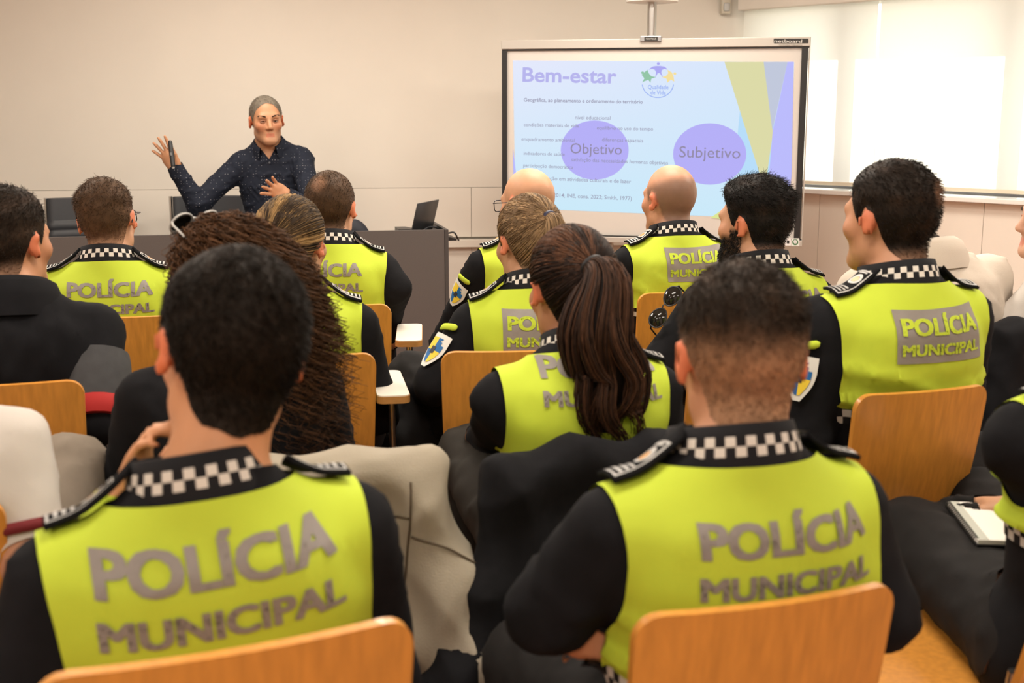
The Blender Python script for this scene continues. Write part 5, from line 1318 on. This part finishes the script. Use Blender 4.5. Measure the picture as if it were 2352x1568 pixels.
# black jacket with olive lining at the right edge
loc, r = chair_frame(2400, 705, 830, 20)
e, JV, JF = jacket(loc, r, 'black jacket with olive lining hung over a chair at the right edge', [
    ('b', (.0, -.25, .60), (.20, .05, .23), .05, -.08), ('c', (-.17, -.26, .80), (.18, -.26, .81), .04, .045), ('c', (-.16, -.27, .79), (-.235, -.30, .50), .05, .07), ('b', (-.02, -.27, .42), (.21, .05, .10), .05)], M_fleece, 9, amp=.010)
b = MB(); b.prism([(-.27, .40), (-.13, .335), (-.02, .36), (.05, .42), (-.05, .46), (-.2, .47)], -.335, -.322, Matrix(((1, 0, 0, 0), (0, 0, 1, 0), (0, 1, 0, 0), (0, 0, 0, 1)))); b.build('lining', M_olive, e)

# notebook on the lap at the right edge
nb = empty('notebook', (.846, 2.11, .632), 0, 'white spiral notebook on the lap of the officer at the right edge', 'notebook')
A_ = np.array([.857, 2.338]) - np.array([.832, 2.11]); ang = math.atan2(A_[1], A_[0]); Rn = Matrix.Rotation(ang, 4, 'Z')
MB().box((0, -.155, 0), (.225, 0, .009), Rn, bev=.001).build('pages', M_paper, nb); MB().box((-.003, -.158, -.002), (.228, .002, -.0002), Rn).build('cover', M_blackpl, nb)
for k in range(22):
    b = MB(); x = .008 + k * .0098; b.tube([tuple(Rn @ Vector((x, .001 + .0065 * math.cos(a), .004 + .0075 * math.sin(a)))) for a in np.linspace(0, 6.283, 11)[:-1]], .0011, 5, closed=True); b.build('wire_loop', M_blackpl, nb, True)
MB().box((.002, -.020, .0091), (.223, -.0, .0096), Rn).build('perforation_strip', mat('paper_grey', (.42, .43, .38), .7), nb)

# presenter's remote
pr = empty('presentation_remote', tuple(at(394, 352, 424)), 0, 'slim black presentation remote in the raised hand of the speaker', 'remote')
b = MB(); d = at(391, 322, 424) - at(398, 378, 424); d /= np.linalg.norm(d)
b.tube([tuple(d * t) for t in (-.075, -.070, .0, .055, .066, .070)], [.008, .013, .014, .012, .010, .006], 12); b.build('handle', M_blackpl, pr, True)
b = MB(); b.tube([tuple(d * t + A3(0, -.0125, 0)) for t in (-.012, .004)], .006, 8); b.build('button', mat('button_grey', (.12, .12, .12), .4), pr, True)
b = MB(); b.tube([tuple(d * t) for t in (-.083, -.074)], [.006, .009], 10); b.build('end_cap', M_silver, pr, True)

# sunglasses: a pair on the sleeve of the bearded officer, a pair in the curly hair
def sunglasses(c, ex, ey, ez, label, lens, rim, sc=1.0):
    e = empty('sunglasses', tuple(c), 0, label, 'sunglasses'); G = lambda x, y, z: tuple(sc * (x * ex + y * ey + z * ez))
    for sx in (-1, 1):
        V = []; n = 20
        ring = [(sx * .034 + .028 * math.cos(a), .022 * math.sin(a) * (1 + .12 * math.cos(a) * sx)) for a in np.linspace(0, 6.283, n + 1)[:-1]]
        V = [G(sx * .034, 0, .010)] + [G(sx * .034 + (x - sx * .034) * .55, y * .55, .0075) for x, y in ring] + [G(x, y, 0) for x, y in ring]
        F = [(0, 1 + i, 1 + (i + 1) % n) for i in range(n)] + [(1 + i, 1 + n + i, 1 + n + (i + 1) % n, 1 + (i + 1) % n) for i in range(n)]
        mk('lens', V, F, lens, e)
        b = MB(); b.tube([G(x, y, 0) for x, y in ring], .0022, 6, closed=True); b.build('rim', rim, e, True)
        b = MB(); b.tube([G(sx * .062, .004, 0), G(sx * .068, .004, -.01), G(sx * .070, .003, -.08), G(sx * .068, -.012, -.125)], .0024, 6); b.build('temple', rim, e, True)
    b = MB(); b.tube([G(-.009, .004, .001), G(0, .007, .003), G(.009, .004, .001)], .0022, 6); b.build('bridge', rim, e, True)
    return e
nz = lambda v: np.array(v, float) / np.linalg.norm(v)
ex = nz(at(1545, 680, 850) - at(1512, 730, 850)); ez = nz(A3(-.45, -1, .25)); ez = nz(ez - ex * (ez @ ex)); ey = np.cross(ez, ex)
sunglasses(at(1528, 705, 862), ex, ey, ez, 'dark glossy sunglasses on the black sleeve of the bearded officer', M_glass, M_blackpl)
I = PPL['D']; Rw = I['RY'] @ I['Rh']; Hw = np.array([I['base'][0], I['base'][1], 0]) + I['sc'] * (I['RY'] @ I['Ho'])
sunglasses(Hw + Rw @ A3(0, .075, .125), Rw[:, 0], nz(Rw @ A3(0, -.55, .8)), nz(Rw @ A3(0, .8, .55)), 'sunglasses with pale metal arms pushed up into the curly brown hair', M_glass, M_silver)
# pen in the sleeve pocket of the broad officer
I = PPL['N']; sj = I['SH'][0]; el = I['SH'][1][0]
b = MB(); p = sj + (el - sj) * .16 + A3(-.060, -.010, 0); q = sj + (el - sj) * .5 + A3(-.062, -.012, 0); b.tube([tuple(p + A3(0, 0, .02)), tuple(p), tuple(q)], [.004, .0055, .005], 8); b.build('pen', M_bluepen, I['root'], True)
# sleeve bands
def band_on(I, arm, t0, t1, r, m, nm, seg=0):
    sj, (el, wr, _) = I['SH'][2 * arm], I['SH'][2 * arm + 1]; a, b_ = (sj, el) if seg == 0 else (el, wr)
    d = b_ - a; b = MB(); b.tube([tuple(a + d * t) for t in np.linspace(t0, t1, 6)], [r * q for q in (.96, 1, 1.02, 1.02, 1, .96)], 20); return b.build(nm, m, I['root'], True)
band_on(PPL['H'], 1, .82, 1.02, .080, M_red, 'red_cuff'); band_on(PPL['H'], 1, .30, .83, .078, M_sleeveg, 'grey_sleeve')
band_on(PPL['I'], 1, .70, .80, .070, M_maroon, 'maroon_cuff')
# dark pouch on the desk
B = Body(); B.ell((0, 0, .035), (.075, .05, .040), 'p', .02); B.ell((.055, 0, .018), (.05, .045, .022), 'p', .03)
V, Q = B.mesh(.009); px_ = ondesk(812, y=.12); po = mk('pouch', V, Q, mat('pouch_navy', (.008, .009, .016), .7)); po.location = M_dk @ Vector((px_, .14, .735)); po.rotation_euler = (0, 0, DA)
po.location.z = .6945; po.scale = (1, 1, 1.9); tag(po, 'small dark pouch standing on the desk behind the cropped-haired officer', 'pouch')
# buttons on the speaker's shirt front
I = PPL['speaker']; tree = BVHTree.FromPolygons([tuple(q) for q in ((I['V'] + I['N'] * .009) - I['hip']) @ I['Rt']], [tuple(int(i) for i in q) for q in I['F']])
for k in range(4):
    c = cast(tree, (0, .6, I['Lt'] - .115 - .075 * k), (0, -1, 0))
    if c is not None:
        b = MB(); b.tube([tuple(I['T'](*(c[0] + c[1] * .001))), tuple(I['T'](*(c[0] + c[1] * .004)))], .0055, 10); b.build('button', mat('shirt_button', (.03, .035, .05), .4), I['root'], True)
